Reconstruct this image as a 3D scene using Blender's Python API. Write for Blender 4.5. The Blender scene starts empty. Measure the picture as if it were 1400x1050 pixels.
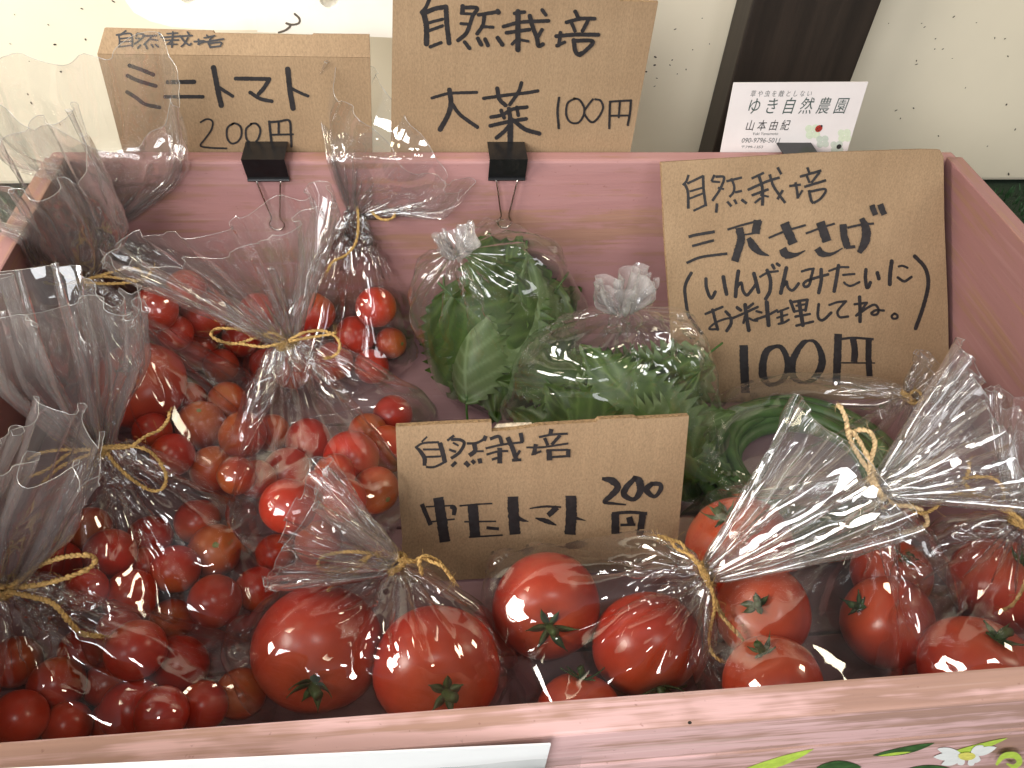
import bpy, bmesh, math, random
import numpy as np
from mathutils import Vector, Matrix

random.seed(7)
rng = np.random.default_rng(11)
scene = bpy.context.scene
COL = scene.collection

# ------------------------------------------------------------------ camera
CAM = np.array([0.22705, -0.46867, 0.43971])
PITCH, YAW, ROLL = math.radians(46.53), math.radians(8.706), math.radians(4.55)
F, CX, CY = 1060.0, 700.0, 525.0
_fwd = np.array([math.sin(YAW) * math.cos(PITCH), math.cos(YAW) * math.cos(PITCH), -math.sin(PITCH)])
_rt = np.cross(_fwd, [0, 0, 1]); _rt /= np.linalg.norm(_rt)
_up = np.cross(_rt, _fwd)
_c, _s = math.cos(ROLL), math.sin(ROLL)
RT, UP, FW = _c * _rt + _s * _up, -_s * _rt + _c * _up, _fwd
cam_data = bpy.data.cameras.new("camera")
cam_data.sensor_width = 36.0
cam_data.lens = F / 1400.0 * 36.0
cam_data.clip_start = 0.01
cam_data.clip_end = 200.0
cam = bpy.data.objects.new("camera", cam_data)
COL.objects.link(cam)
_m = Matrix.Identity(4)
for i in range(3):
    _m[i][0], _m[i][1], _m[i][2], _m[i][3] = RT[i], UP[i], -FW[i], CAM[i]
cam.matrix_world = _m
scene.camera = cam

# ------------------------------------------------------------------ world, lamps, exposure
world = bpy.data.worlds.new("World")
scene.world = world
world.use_nodes = True
bg = world.node_tree.nodes["Background"]
# open-fronted stall: bright daylight beyond the shopper, dim interior behind the crate
_wt = world.node_tree
_tc = _wt.nodes.new('ShaderNodeTexCoord')
_dot = _wt.nodes.new('ShaderNodeVectorMath'); _dot.operation = 'DOT_PRODUCT'
_dot.inputs[1].default_value = (-0.22, -0.86, 0.46)
_wt.links.new(_tc.outputs['Generated'], _dot.inputs[0])
_wr = _wt.nodes.new('ShaderNodeValToRGB')
_wr.color_ramp.elements[0].position = 0.05; _wr.color_ramp.elements[0].color = (0.07, 0.064, 0.057, 1)
_wr.color_ramp.elements[1].position = 0.95; _wr.color_ramp.elements[1].color = (0.33, 0.335, 0.345, 1)
_e = _wr.color_ramp.elements.new(0.5); _e.color = (0.145, 0.142, 0.136, 1)
_wt.links.new(_dot.outputs['Value'], _wr.inputs[0])
_wt.links.new(_wr.outputs[0], bg.inputs[0])
bg.inputs[1].default_value = 1.0


def lamp(name, loc, target, size, size_y, power, color, spread=math.pi):
    d = bpy.data.lights.new(name, 'AREA')
    d.shape = 'RECTANGLE'; d.size = size; d.size_y = size_y
    d.energy = power; d.color = color; d.spread = spread
    o = bpy.data.objects.new(name, d); COL.objects.link(o)
    o.location = loc
    o.rotation_euler = (Vector(target) - Vector(loc)).to_track_quat('-Z', 'Y').to_euler()
    return o


# the open stall front: daylight from the left front; a ceiling lamp above the shopper; a warm lamp over the back wall
lamp("stall_front_daylight", (-0.34, -1.18, 0.84), (0.28, -0.14, 0.06), 0.80, 0.56, 20.0, (0.98, 0.985, 1.0))
lamp("added_highlight_lamp", (0.95, -1.30, 0.80), (0.30, -0.14, 0.10), 0.40, 0.60, 4.0, (0.97, 0.98, 1.0))  # added lamp, no known source: gives the film more streak highlights
lamp("ceiling_lamp", (0.40, -0.95, 1.75), (0.3, -0.15, 0.05), 0.24, 0.24, 4.5, (1.0, 0.95, 0.90))
lamp("left_side_daylight", (-0.92, -0.50, 0.74), (-0.02, -0.02, 0.16), 0.50, 0.50, 6.0, (1.0, 0.94, 0.84), 1.5)
lamp("warm_wall_lamp", (-0.34, -0.12, 0.95), (-0.14, 0.245, 0.20), 0.25, 0.25, 1.2, (1.0, 0.88, 0.64), 1.4)
lamp("right_wall_lamp", (1.25, -0.05, 0.85), (0.90, 0.245, 0.20), 0.25, 0.25, 3.2, (1.0, 0.89, 0.66))

scene.view_settings.view_transform = 'Standard'
scene.view_settings.look = 'None'
scene.view_settings.exposure = -0.12
scene.view_settings.gamma = 1.0
scene.view_settings.use_curve_mapping = False
scene.render.engine = 'CYCLES'
cy = scene.cycles
cy.use_denoising = True
cy.max_bounces = 6
cy.diffuse_bounces = 3
cy.glossy_bounces = 2
cy.transmission_bounces = 2
cy.transparent_max_bounces = 48
cy.caustics_reflective = False
cy.caustics_refractive = False
cy.sample_clamp_indirect = 6.0


# ------------------------------------------------------------------ helpers
def ray(px, py):
    """depth-normalised view ray of a photograph pixel (1400 x 1050)"""
    return RT * ((px - CX) / F) - UP * ((py - CY) / F) + FW


def on_axis(px, py, ax, val):
    d = ray(px, py)
    return CAM + d * ((val - CAM[ax]) / d[ax])


def on_plane(px, py, p0, n):
    d = ray(px, py)
    return CAM + d * (np.dot(np.asarray(p0) - CAM, n) / np.dot(d, n))


def at_depth(px, py, dep):
    return CAM + ray(px, py) * dep


def depth_of(p):
    return float(np.dot(np.asarray(p) - CAM, FW))


def unit(v):
    v = np.asarray(v, float)
    return v / np.linalg.norm(v)


def tag(o, label=None, cat=None, group=None, kind=None):
    if label: o["label"] = label
    if cat: o["category"] = cat
    if group: o["group"] = group
    if kind: o["kind"] = kind
    return o


def empty(name, loc, label, cat, group=None):
    o = bpy.data.objects.new(name, None)
    o.empty_display_size = 0.02
    COL.objects.link(o)
    o.location = loc
    return tag(o, label, cat, group)


def mesh_obj(name, verts, faces, mats, parent=None, smooth=False, fmat=None):
    """one mesh object, vertices in world space; origin moved onto the parent (or onto the mesh)"""
    V = np.asarray(verts, float).reshape(-1, 3)
    if parent is not None:
        off = world_loc(parent)
    else:
        off = np.array([V[:, 0].mean(), V[:, 1].mean(), V[:, 2].min()])
    me = bpy.data.meshes.new(name)
    me.from_pydata((V - off).tolist(), [], [list(map(int, f)) for f in faces])
    for m in (mats if isinstance(mats, (list, tuple)) else [mats]):
        me.materials.append(m)
    if fmat is not None:
        me.polygons.foreach_set('material_index', np.asarray(fmat, dtype=np.int32))
    if smooth:
        me.polygons.foreach_set('use_smooth', np.ones(len(me.polygons), dtype=bool))
    me.update()
    o = bpy.data.objects.new(name, me)
    COL.objects.link(o)
    if parent is not None:
        o.parent = parent
    else:
        o.location = off
    return o


def world_loc(o):
    v = Vector((0, 0, 0))
    while o is not None:
        v = v + o.location
        o = o.parent
    return np.array(v)


class MB:
    """collects vertices and faces"""
    def __init__(self):
        self.v, self.f, self.m = [], [], []

    def add(self, verts, faces, mi=0):
        b = len(self.v)
        self.v += [tuple(map(float, p)) for p in verts]
        self.f += [[b + int(i) for i in f] for f in faces]
        self.m += [mi] * len(faces)

    def box(self, lo, hi, mi=0, bevel=0.0):
        x0, y0, z0 = lo; x1, y1, z1 = hi
        if bevel <= 0:
            v = [(x0, y0, z0), (x1, y0, z0), (x1, y1, z0), (x0, y1, z0), (x0, y0, z1), (x1, y0, z1), (x1, y1, z1), (x0, y1, z1)]
            self.add(v, [(0, 3, 2, 1), (4, 5, 6, 7), (0, 1, 5, 4), (1, 2, 6, 5), (2, 3, 7, 6), (3, 0, 4, 7)], mi)
        else:
            bm = bmesh.new()
            bmesh.ops.create_cube(bm, size=1.0)
            for q in bm.verts:
                q.co = Vector(((x0 + x1) / 2 + q.co.x * (x1 - x0), (y0 + y1) / 2 + q.co.y * (y1 - y0), (z0 + z1) / 2 + q.co.z * (z1 - z0)))
            bmesh.ops.bevel(bm, geom=list(bm.edges), offset=bevel, segments=2, affect='EDGES', profile=0.6)
            bm.verts.index_update()
            self.add([q.co for q in bm.verts], [[q.index for q in f.verts] for f in bm.faces], mi)
            bm.free()

    def tube(self, pts, rad, sides=6, mi=0, caps=True):
        P = np.asarray(pts, float)
        n = len(P)
        rad = np.full(n, rad) if np.isscalar(rad) else np.asarray(rad)
        T = np.gradient(P, axis=0)
        T /= np.linalg.norm(T, axis=1, keepdims=True) + 1e-12
        a = np.array([0, 0, 1.0]) if abs(T[0][2]) < 0.9 else np.array([1.0, 0, 0])
        N = unit(np.cross(T[0], a))
        V = []
        for i in range(n):
            N = N - T[i] * np.dot(N, T[i]); N /= np.linalg.norm(N) + 1e-12
            B = np.cross(T[i], N)
            for k in range(sides):
                t = 2 * math.pi * k / sides
                V.append(P[i] + rad[i] * (math.cos(t) * N + math.sin(t) * B))
        Fc = []
        for i in range(n - 1):
            for k in range(sides):
                k2 = (k + 1) % sides
                Fc.append((i * sides + k, i * sides + k2, (i + 1) * sides + k2, (i + 1) * sides + k))
        if caps:
            Fc.append(tuple(range(sides))[::-1]); Fc.append(tuple((n - 1) * sides + k for k in range(sides)))
        self.add(V, Fc, mi)

    def build(self, name, mats, parent=None, smooth=False):
        return mesh_obj(name, self.v, self.f, mats, parent, smooth, self.m)


def spline(pts, step):
    """Catmull-Rom through points (any dimension), resampled at about one step"""
    P = np.asarray(pts, float)
    if len(P) == 2:
        n = max(2, int(np.linalg.norm((P[1] - P[0])[:3]) / step) + 1)
        t = np.linspace(0, 1, n)[:, None]
        return P[0] * (1 - t) + P[1] * t
    Q = np.vstack([2 * P[0] - P[1], P, 2 * P[-1] - P[-2]])
    out = []
    for i in range(1, len(Q) - 2):
        p0, p1, p2, p3 = Q[i - 1], Q[i], Q[i + 1], Q[i + 2]
        n = max(2, int(np.linalg.norm((p2 - p1)[:3]) / step) + 1)
        for t in np.linspace(0, 1, n, endpoint=False):
            out.append(0.5 * ((2 * p1) + (-p0 + p2) * t + (2 * p0 - 5 * p1 + 4 * p2 - p3) * t * t + (-p0 + 3 * p1 - 3 * p2 + p3) * t ** 3))
    out.append(P[-1])
    return np.array(out)


# ------------------------------------------------------------------ materials
def material(name):
    m = bpy.data.materials.new(name)
    m.use_nodes = True
    nt = m.node_tree
    return m, nt, nt.nodes["Principled BSDF"]


def nd(nt, typ, **kw):
    n = nt.nodes.new(typ)
    for k, v in kw.items():
        if k.startswith('i_'):
            key = k[2:]
            n.inputs[int(key) if key.isdigit() else key].default_value = v
        else:
            setattr(n, k, v)
    return n


def ramp(nt, src, stops):
    r = nt.nodes.new('ShaderNodeValToRGB')
    el = r.color_ramp.elements
    while len(el) < len(stops): el.new(0.5)
    for e, (p, c) in zip(el, stops):
        e.position = p; e.color = (*c, 1) if len(c) == 3 else c
    nt.links.new(src, r.inputs[0])
    return r.outputs[0]


def noise(nt, scale, detail=4, rough=0.6, mapping=None, vec=None, rot=(0, 0, 0), dist=0.0):
    co = vec
    if co is None:
        co = nt.nodes.new('ShaderNodeTexCoord').outputs['Object']
    if mapping is not None:
        mp = nd(nt, 'ShaderNodeMapping')
        mp.inputs['Scale'].default_value = mapping
        mp.inputs['Rotation'].default_value = rot
        nt.links.new(co, mp.inputs['Vector']); co = mp.outputs[0]
    n = nd(nt, 'ShaderNodeTexNoise', i_Scale=scale, i_Detail=detail, i_Roughness=rough, i_Distortion=dist)
    nt.links.new(co, n.inputs['Vector'])
    return n.outputs[0]


def mix(nt, fac, a, b, mode='MIX'):
    m = nd(nt, 'ShaderNodeMix', data_type='RGBA', blend_type=mode)
    for sock, v in ((m.inputs[0], fac), (m.inputs[6], a), (m.inputs[7], b)):
        if hasattr(v, 'is_linked'): nt.links.new(v, sock)
        elif isinstance(v, (int, float)): sock.default_value = v
        else: sock.default_value = (*v, 1) if len(v) == 3 else v
    return m.outputs[2]


def bump(nt, bs, height, strength, dist=0.001):
    b = nd(nt, 'ShaderNodeBump', i_Strength=strength, i_Distance=dist)
    nt.links.new(height, b.inputs['Height'])
    nt.links.new(b.outputs[0], bs.inputs['Normal'])
    return b


def mul(nt, a, b, op='MULTIPLY'):
    m = nd(nt, 'ShaderNodeMath', operation=op)
    for s, v in ((m.inputs[0], a), (m.inputs[1], b)):
        if hasattr(v, 'is_linked'): nt.links.new(v, s)
        else: s.default_value = v
    return m.outputs[0]


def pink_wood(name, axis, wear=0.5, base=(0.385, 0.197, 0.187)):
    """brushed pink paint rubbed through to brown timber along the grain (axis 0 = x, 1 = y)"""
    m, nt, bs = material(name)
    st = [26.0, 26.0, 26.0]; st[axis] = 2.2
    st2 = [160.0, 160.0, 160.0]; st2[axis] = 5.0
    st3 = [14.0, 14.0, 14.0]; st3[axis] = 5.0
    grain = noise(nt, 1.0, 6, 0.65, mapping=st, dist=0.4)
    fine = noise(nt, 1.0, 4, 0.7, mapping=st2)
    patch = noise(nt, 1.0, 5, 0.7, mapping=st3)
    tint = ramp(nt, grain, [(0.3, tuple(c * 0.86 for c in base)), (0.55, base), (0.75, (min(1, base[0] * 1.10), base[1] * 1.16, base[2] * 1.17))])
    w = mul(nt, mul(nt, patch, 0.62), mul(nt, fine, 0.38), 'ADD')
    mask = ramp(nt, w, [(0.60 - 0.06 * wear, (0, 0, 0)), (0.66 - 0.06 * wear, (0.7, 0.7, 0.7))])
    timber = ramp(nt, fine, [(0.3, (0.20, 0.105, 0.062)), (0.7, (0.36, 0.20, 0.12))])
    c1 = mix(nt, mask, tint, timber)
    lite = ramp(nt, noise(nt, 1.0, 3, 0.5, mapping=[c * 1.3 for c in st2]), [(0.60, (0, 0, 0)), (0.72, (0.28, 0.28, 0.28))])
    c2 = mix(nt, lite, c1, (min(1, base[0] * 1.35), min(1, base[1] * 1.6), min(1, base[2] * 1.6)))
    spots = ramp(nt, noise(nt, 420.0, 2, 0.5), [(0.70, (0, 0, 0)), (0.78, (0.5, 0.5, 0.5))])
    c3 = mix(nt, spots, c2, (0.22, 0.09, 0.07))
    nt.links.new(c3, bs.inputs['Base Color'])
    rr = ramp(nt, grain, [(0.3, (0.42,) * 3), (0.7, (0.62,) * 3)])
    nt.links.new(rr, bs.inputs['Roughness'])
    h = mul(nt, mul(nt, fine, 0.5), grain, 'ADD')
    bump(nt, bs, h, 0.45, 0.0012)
    return m


def cardboard_mat():
    m, nt, bs = material("kraft_cardboard")
    big = noise(nt, 16.0, 3, 0.5)
    fib = noise(nt, 1.0, 5, 0.75, mapping=(900, 900, 420))
    flute = noise(nt, 1.0, 2, 0.4, mapping=(330, 4, 4))
    c = ramp(nt, big, [(0.3, (0.295, 0.196, 0.112)), (0.7, (0.355, 0.243, 0.143))])
    f = ramp(nt, fib, [(0.3, (0.74,) * 3), (0.55, (1.0,) * 3), (0.75, (1.16,) * 3)])
    c = mix(nt, 1.0, c, f, 'MULTIPLY')
    fl = ramp(nt, flute, [(0.35, (0.975,) * 3), (0.65, (1.015,) * 3)])
    c = mix(nt, 1.0, c, fl, 'MULTIPLY')
    sp = ramp(nt, noise(nt, 700.0, 1, 0.5), [(0.74, (0, 0, 0)), (0.80, (0.55,) * 3)])
    c = mix(nt, sp, c, (0.17, 0.085, 0.035))
    nt.links.new(c, bs.inputs['Base Color'])
    bs.inputs['Roughness'].default_value = 0.72
    bs.inputs['Specular IOR Level'].default_value = 0.25
    bump(nt, bs, mul(nt, mul(nt, fib, 0.25), flute, 'ADD'), 0.25, 0.0006)
    return m


def plain(name, col, rough=0.6, metal=0.0, spec=0.5, var=0.12, vscale=60.0, bmp=0.0):
    m, nt, bs = material(name)
    n = noise(nt, vscale, 4, 0.6)
    lo = tuple(max(0, c * (1 - var)) for c in col); hi = tuple(min(1, c * (1 + var)) for c in col)
    nt.links.new(ramp(nt, n, [(0.3, lo), (0.7, hi)]), bs.inputs['Base Color'])
    bs.inputs['Roughness'].default_value = rough
    bs.inputs['Metallic'].default_value = metal
    bs.inputs['Specular IOR Level'].default_value = spec
    if bmp: bump(nt, bs, n, bmp, 0.0006)
    return m


def tomato_mat(name, red, shoulder, amount):
    m, nt, bs = material(name)
    tc = nt.nodes.new('ShaderNodeTexCoord')
    at = nd(nt, 'ShaderNodeAttribute', attribute_name='stem_side')
    oi = nt.nodes.new('ShaderNodeObjectInfo')
    n1 = noise(nt, 55.0, 4, 0.6)
    n2 = noise(nt, 900.0, 2, 0.5)
    mask = mul(nt, at.outputs['Fac'], mul(nt, n1, 0.5, 'ADD'))
    r = mul(nt, oi.outputs['Random'], 0.55)
    base = mix(nt, r, red, (red[0] * 1.1, red[1] * 1.9 + 0.008, red[2] * 1.1))
    blot = ramp(nt, n1, [(0.35, (0.84,) * 3), (0.65, (1.08,) * 3)])
    base = mix(nt, 1.0, base, blot, 'MULTIPLY')
    c = mix(nt, mul(nt, mask, amount), base, shoulder)
    dots = ramp(nt, n2, [(0.72, (0, 0, 0)), (0.80, (0.20,) * 3)])
    c = mix(nt, dots, c, (0.75, 0.30, 0.10))
    nt.links.new(c, bs.inputs['Base Color'])
    bs.inputs['Roughness'].default_value = 0.28
    bs.inputs['Subsurface Weight'].default_value = 0.12
    bs.inputs['Subsurface Radius'].default_value = (0.008, 0.002, 0.001)
    bs.inputs['Subsurface Scale'].default_value = 0.5
    bump(nt, bs, n2, 0.03, 0.0003)
    return m


def leaf_mat(name, c0, c1, c2):
    m, nt, bs = material(name)
    at = nd(nt, 'ShaderNodeAttribute', attribute_name='vein')
    n = noise(nt, 70.0, 4, 0.6)
    c = ramp(nt, n, [(0.3, c0), (0.7, c1)])
    c = mix(nt, mul(nt, at.outputs['Fac'], 0.8), c, c2)
    nt.links.new(c, bs.inputs['Base Color'])
    bs.inputs['Roughness'].default_value = 0.48
    bs.inputs['Subsurface Weight'].default_value = 0.0
    tr = nd(nt, 'ShaderNodeBsdfTranslucent')
    nt.links.new(c, tr.inputs[0])
    ms = nd(nt, 'ShaderNodeMixShader', i_0=0.25)
    out = nt.nodes["Material Output"]
    nt.links.new(bs.outputs[0], ms.inputs[1]); nt.links.new(tr.outputs[0], ms.inputs[2])
    nt.links.new(ms.outputs[0], out.inputs[0])
    h = mul(nt, mul(nt, at.outputs['Fac'], -0.8), mul(nt, noise(nt, 260.0, 3, 0.6), 0.5), 'ADD')
    bump(nt, bs, h, 0.16, 0.0010)
    return m


def film_mat(name, haze=0.014, rough=0.04, f0=0.095, edge=0.80):
    """clear packing film: see-through, with a mirror-like sheen that grows at glancing angles"""
    m = bpy.data.materials.new(name)
    m.use_nodes = True
    nt = m.node_tree
    nt.nodes.remove(nt.nodes["Principled BSDF"])
    out = nt.nodes["Material Output"]
    lw = nd(nt, 'ShaderNodeLayerWeight', i_Blend=0.5)
    p5 = mul(nt, lw.outputs['Facing'], 4.0, 'POWER')
    fac = mul(nt, mul(nt, p5, edge), f0, 'ADD')
    tr = nd(nt, 'ShaderNodeBsdfTransparent'); tr.inputs[0].default_value = (0.988, 0.986, 0.984, 1)
    gl = nd(nt, 'ShaderNodeBsdfAnisotropic', distribution='GGX', i_Roughness=rough)
    gl.inputs['Color'].default_value = (1, 1, 1, 1)
    df = nd(nt, 'ShaderNodeBsdfDiffuse'); df.inputs[0].default_value = (0.85, 0.83, 0.82, 1)
    tl = nd(nt, 'ShaderNodeBsdfTranslucent'); tl.inputs[0].default_value = (0.85, 0.83, 0.82, 1)
    dm = nd(nt, 'ShaderNodeMixShader', i_0=0.5); nt.links.new(df.outputs[0], dm.inputs[1]); nt.links.new(tl.outputs[0], dm.inputs[2])
    m1 = nd(nt, 'ShaderNodeMixShader', i_0=haze); nt.links.new(tr.outputs[0], m1.inputs[1]); nt.links.new(dm.outputs[0], m1.inputs[2])
    m2 = nd(nt, 'ShaderNodeMixShader'); nt.links.new(fac, m2.inputs[0]); nt.links.new(m1.outputs[0], m2.inputs[1]); nt.links.new(gl.outputs[0], m2.inputs[2])
    nt.links.new(m2.outputs[0], out.inputs[0])
    return m


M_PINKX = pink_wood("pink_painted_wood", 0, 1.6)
M_PINKY = pink_wood("pink_painted_side_shaded", 1, 1.0, base=(0.325, 0.160, 0.152))  # same pink paint, base darkened to put shade on the side boards
M_PINKF = pink_wood("pink_painted_front_lit", 0, 2.3, base=(0.70, 0.44, 0.425))  # same pink paint, base lightened so the front looks brightly lit
M_PINKB = pink_wood("pink_painted_floor", 0, -0.6, base=(0.31, 0.18, 0.19))
M_CARD = cardboard_mat()
M_EDGE = plain("cardboard_edge", (0.30, 0.19, 0.095), 0.85, var=0.5, vscale=600.0, bmp=0.6)
M_INK = plain("marker_ink", (0.016, 0.014, 0.015), 0.55, var=0.5, vscale=250.0)
M_WALL = plain("white_wall_board", (0.71, 0.645, 0.51), 0.45, var=0.035, vscale=6.0)
M_SPECK = plain("dark_specks", (0.035, 0.025, 0.018), 0.8)
M_PLANK = plain("white_painted_plank", (0.80, 0.77, 0.70), 0.4, var=0.05, vscale=30.0)
M_BLACKM = plain("black_clip_steel", (0.010, 0.010, 0.011), 0.32, var=0.3, vscale=200.0)
M_WIRE = plain("clip_wire", (0.62, 0.55, 0.50), 0.25, metal=1.0, var=0.1)
M_TOM = tomato_mat("ripe_tomato", (0.46, 0.021, 0.016), (0.58, 0.12, 0.03), 0.75)
M_CHERRY = tomato_mat("ripe_cherry_tomato", (0.50, 0.025, 0.011), (0.62, 0.19, 0.03), 0.95)
M_CALYX = plain("green_calyx", (0.030, 0.066, 0.011), 0.55, var=0.5, vscale=300.0, bmp=0.3)
M_SCAR = plain("stem_scar", (0.22, 0.24, 0.06), 0.7, var=0.4, vscale=700.0)
M_TWINE = plain("jute_twine", (0.50, 0.315, 0.115), 0.8, var=0.45, vscale=800.0, spec=0.2)
M_PALETWINE = plain("pale_raffia", (0.64, 0.46, 0.25), 0.7, var=0.3, vscale=500.0, spec=0.2)
M_SHISO = leaf_mat("shiso_leaf_green", (0.022, 0.054, 0.004), (0.052, 0.106, 0.008), (0.10, 0.17, 0.03))
M_SHISOB = leaf_mat("shiso_leaf_underside", (0.085, 0.14, 0.04), (0.13, 0.19, 0.06), (0.24, 0.33, 0.15))
M_BEAN = plain("long_bean_skin", (0.040, 0.105, 0.016), 0.42, var=0.35, vscale=90.0, bmp=0.15)
M_FILM = film_mat("clear_cellophane")
M_RUFFLE = film_mat("whitened_cellophane", haze=0.05, rough=0.028, f0=0.12)  # diffuse haze whitens the ruffles in place of bright reflections
M_RUFFLE2 = film_mat("brightened_cellophane", haze=0.085, rough=0.03, f0=0.155)  # stronger haze paints the left ruffles as catching more light
M_POLY = film_mat("clear_polythene", haze=0.02, rough=0.05, f0=0.075)
M_KNOT = film_mat("bunched_polythene", haze=0.28, rough=0.06, f0=0.12)
M_GLINT = film_mat("film_edge_glint", haze=0.55, rough=0.1, f0=0.3)  # whitish mix that paints the light caught by cut film edges
M_WHITE = plain("white_paper", (0.84, 0.84, 0.83), 0.55, var=0.02)
M_CARDW = plain("white_business_card", (0.74, 0.69, 0.67), 0.5, var=0.03)

# ------------------------------------------------------------------ the setting
W, D, H = 0.600, 0.3647, 0.165
GZ = -0.016
_g = 60.0
ground = mesh_obj("ground", [(-_g, -_g, GZ), (_g, -_g, GZ), (_g, _g, GZ), (-_g, _g, GZ)], [(0, 1, 2, 3)], plain("green_turf_backing", (0.010, 0.024, 0.010), 0.95, var=0.4, vscale=300))
tag(ground, kind="structure")
tb = MB()
for k in range(5200):                     # artificial turf pile where it shows beside the crate
    if k % 3:
        x, y = random.uniform(0.615, 1.0), random.uniform(-0.16, 0.235)
    else:
        x, y = random.uniform(-0.34, -0.014), random.uniform(-0.30, 0.235)
    a = random.uniform(0, 6.283); h = random.uniform(0.006, 0.012); w = 0.0011
    dx, dy = math.cos(a), math.sin(a); lx, ly = random.uniform(-.004, .004), random.uniform(-.004, .004)
    tb.add([(x - dx * w, y - dy * w, GZ), (x + dx * w, y + dy * w, GZ), (x + dx * w * .5 + lx * .6, y + dy * w * .5 + ly * .6, GZ + h * .65), (x + lx, y + ly, GZ + h)], [(0, 1, 2), (0, 2, 3)])
turf = tb.build("artificial_turf", plain("turf_blades", (0.020, 0.065, 0.020), 0.6, var=0.6, vscale=400))
tag(turf, "short dark green artificial turf around the pink crate", "turf", kind="stuff")

# wall panel behind the crate with dark specks
WY = 0.245
wb = MB()
wb.box((-0.75, WY, GZ + 0.006), (1.65, WY + 0.018, 0.75), 0, bevel=0.004)
specks = [(66, 34, 2), (112, 12, 2.6), (75, 61, 3), (117, 54, 3), (83, 98, 3), (38, 129, 2.6), (43, 141, 3), (155, 2, 3), (82, 170, 2), (114, 168, 1.6),
          (1304, 23, 2.6), (1260, 32, 1.6), (1264, 37, 1.8), (1279, 53, 2), (1289, 67, 2), (1278, 67, 1.8), (1253, 88, 2.2), (1253, 83, 2), (1374, 53, 2.2), (1360, 52, 2), (1378, 77, 2), (1225, 151, 2.4), (1249, 148, 2.2), (1231, 162, 2),
          (1376, 143, 3), (1388, 177, 2.4), (1283, 186, 2.2), (1379, 238, 3), (896, 78, 3), (895, 89, 3), (883, 98, 3), (919, 82, 2), (916, 89, 1.8), (895, 118, 1.8), (898, 107, 1.8), (923, 40, 2.2), (926, 101, 1.6), (938, 95, 2), (947, 68, 1.6),
          (1335, 31, 1.5), (1302, 80, 1.3), (14, 60, 1.6), (40, 84, 1.4), (20, 20, 1.5), (1215, 32, 1.4), (1320, 120, 1.6), (1350, 200, 1.7), (970, 60, 1.4), (960, 25, 1.5)]
for (px, py, r) in specks:
    c = on_axis(px, py, 1, WY - 0.0003)
    rr = r * depth_of(c) / F * 0.52
    a0 = random.uniform(0, 3.14); el = random.uniform(1.0, 1.9)
    vs = []
    for k in range(9):
        t = 6.2832 * k / 9
        u, v = rr * math.cos(t) * el, rr * math.sin(t) * random.uniform(.7, 1.1) / el ** .5
        vs.append((c[0] + u * math.cos(a0) - v * math.sin(a0), WY - 0.0003, c[2] + u * math.sin(a0) + v * math.cos(a0)))
    wb.add(vs, [tuple(range(9))], 1)
wall = wb.build("wall_panel", [M_WALL, M_SPECK])
tag(wall, "cream white wall panel with dark specks standing on green turf behind the crate", "wall")


def extrude_poly(outer, holes, thick, name, mats, parent, normal, bevel=0.0, edge_mat=0, frontmat=0):
    """flat outline (world points, one plane) with holes, given a thickness away from the normal"""
    n = Vector(normal)
    bm = bmesh.new()
    loops = []
    for lp in [outer] + list(holes):
        vs = [bm.verts.new(Vector(p)) for p in lp]
        loops.append(vs)
        for i in range(len(vs)):
            bm.edges.new((vs[i], vs[(i + 1) % len(vs)]))
    bmesh.ops.triangle_fill(bm, use_beauty=True, use_dissolve=False, edges=list(bm.edges), normal=n)
    for f in bm.faces:
        f.normal_update()
        if f.normal.dot(n) < 0: f.normal_flip()
        f.material_index = frontmat
    front = list(bm.faces)
    ret = bmesh.ops.duplicate(bm, geom=list(bm.verts) + list(bm.edges) + front)
    mp = ret['vert_map']
    back = [g for g in ret['geom'] if isinstance(g, bmesh.types.BMFace)]
    for f in back: f.normal_flip()
    for lp in loops:
        for v in lp: mp[v].co = v.co - n * thick
        for i in range(len(lp)):
            a, b = lp[i], lp[(i + 1) % len(lp)]
            f = bm.faces.new((a, b, mp[b], mp[a])); f.material_index = edge_mat
    bm.normal_update()
    bmesh.ops.recalc_face_normals(bm, faces=list(bm.faces))
    bm.verts.index_update()
    V = [tuple(v.co) for v in bm.verts]; Fc = [[v.index for v in f.verts] for f in bm.faces]; fm = [f.material_index for f in bm.faces]
    bm.free()
    return mesh_obj(name, V, Fc, mats, parent, False, fm)


# two white planks with holes, standing against the wall behind the signs
def plank_y(pts, y): return [on_axis(px, py, 1, y) for (px, py) in pts]
def circle_px(cx, cy, r, y, n=24):
    c = on_axis(cx, cy, 1, y); rr = r * depth_of(c) / F
    return [(c[0] + rr * math.cos(6.2832 * k / n), y, c[2] + rr * math.sin(6.2832 * k / n)) for k in range(n)]
PY1, PY2 = 0.105, 0.085
o1 = plank_y([(172, 2), (183, 17), (205, 29), (235, 37), (290, 41), (360, 41)], PY1)
top1 = [(o1[-1][0], PY1, 0.30), (o1[0][0] - .004, PY1, 0.30)]
pk = extrude_poly(o1 + top1, [circle_px(257, -9, 14, PY1)], 0.014, "white_plank", [M_PLANK], None, (0, -1, 0))
tag(pk, "white painted plank with rounded lower corner and a hole, behind the left sign", "plank")
o2 = plank_y([(327, -2), (348, 16), (352, 44), (548, 52)], PY2)
top2 = [(o2[-1][0], PY2, 0.30), (o2[0][0] - .008, PY2, 0.30)]
hole2 = circle_px(450, -3, 14, PY2)
pk2 = extrude_poly(o2 + top2, [hole2], 0.014, "white_plank", [M_PLANK], None, (0, -1, 0))
tag(pk2, "white painted plank marked with a black figure 3 and a dark hole", "plank")

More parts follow.
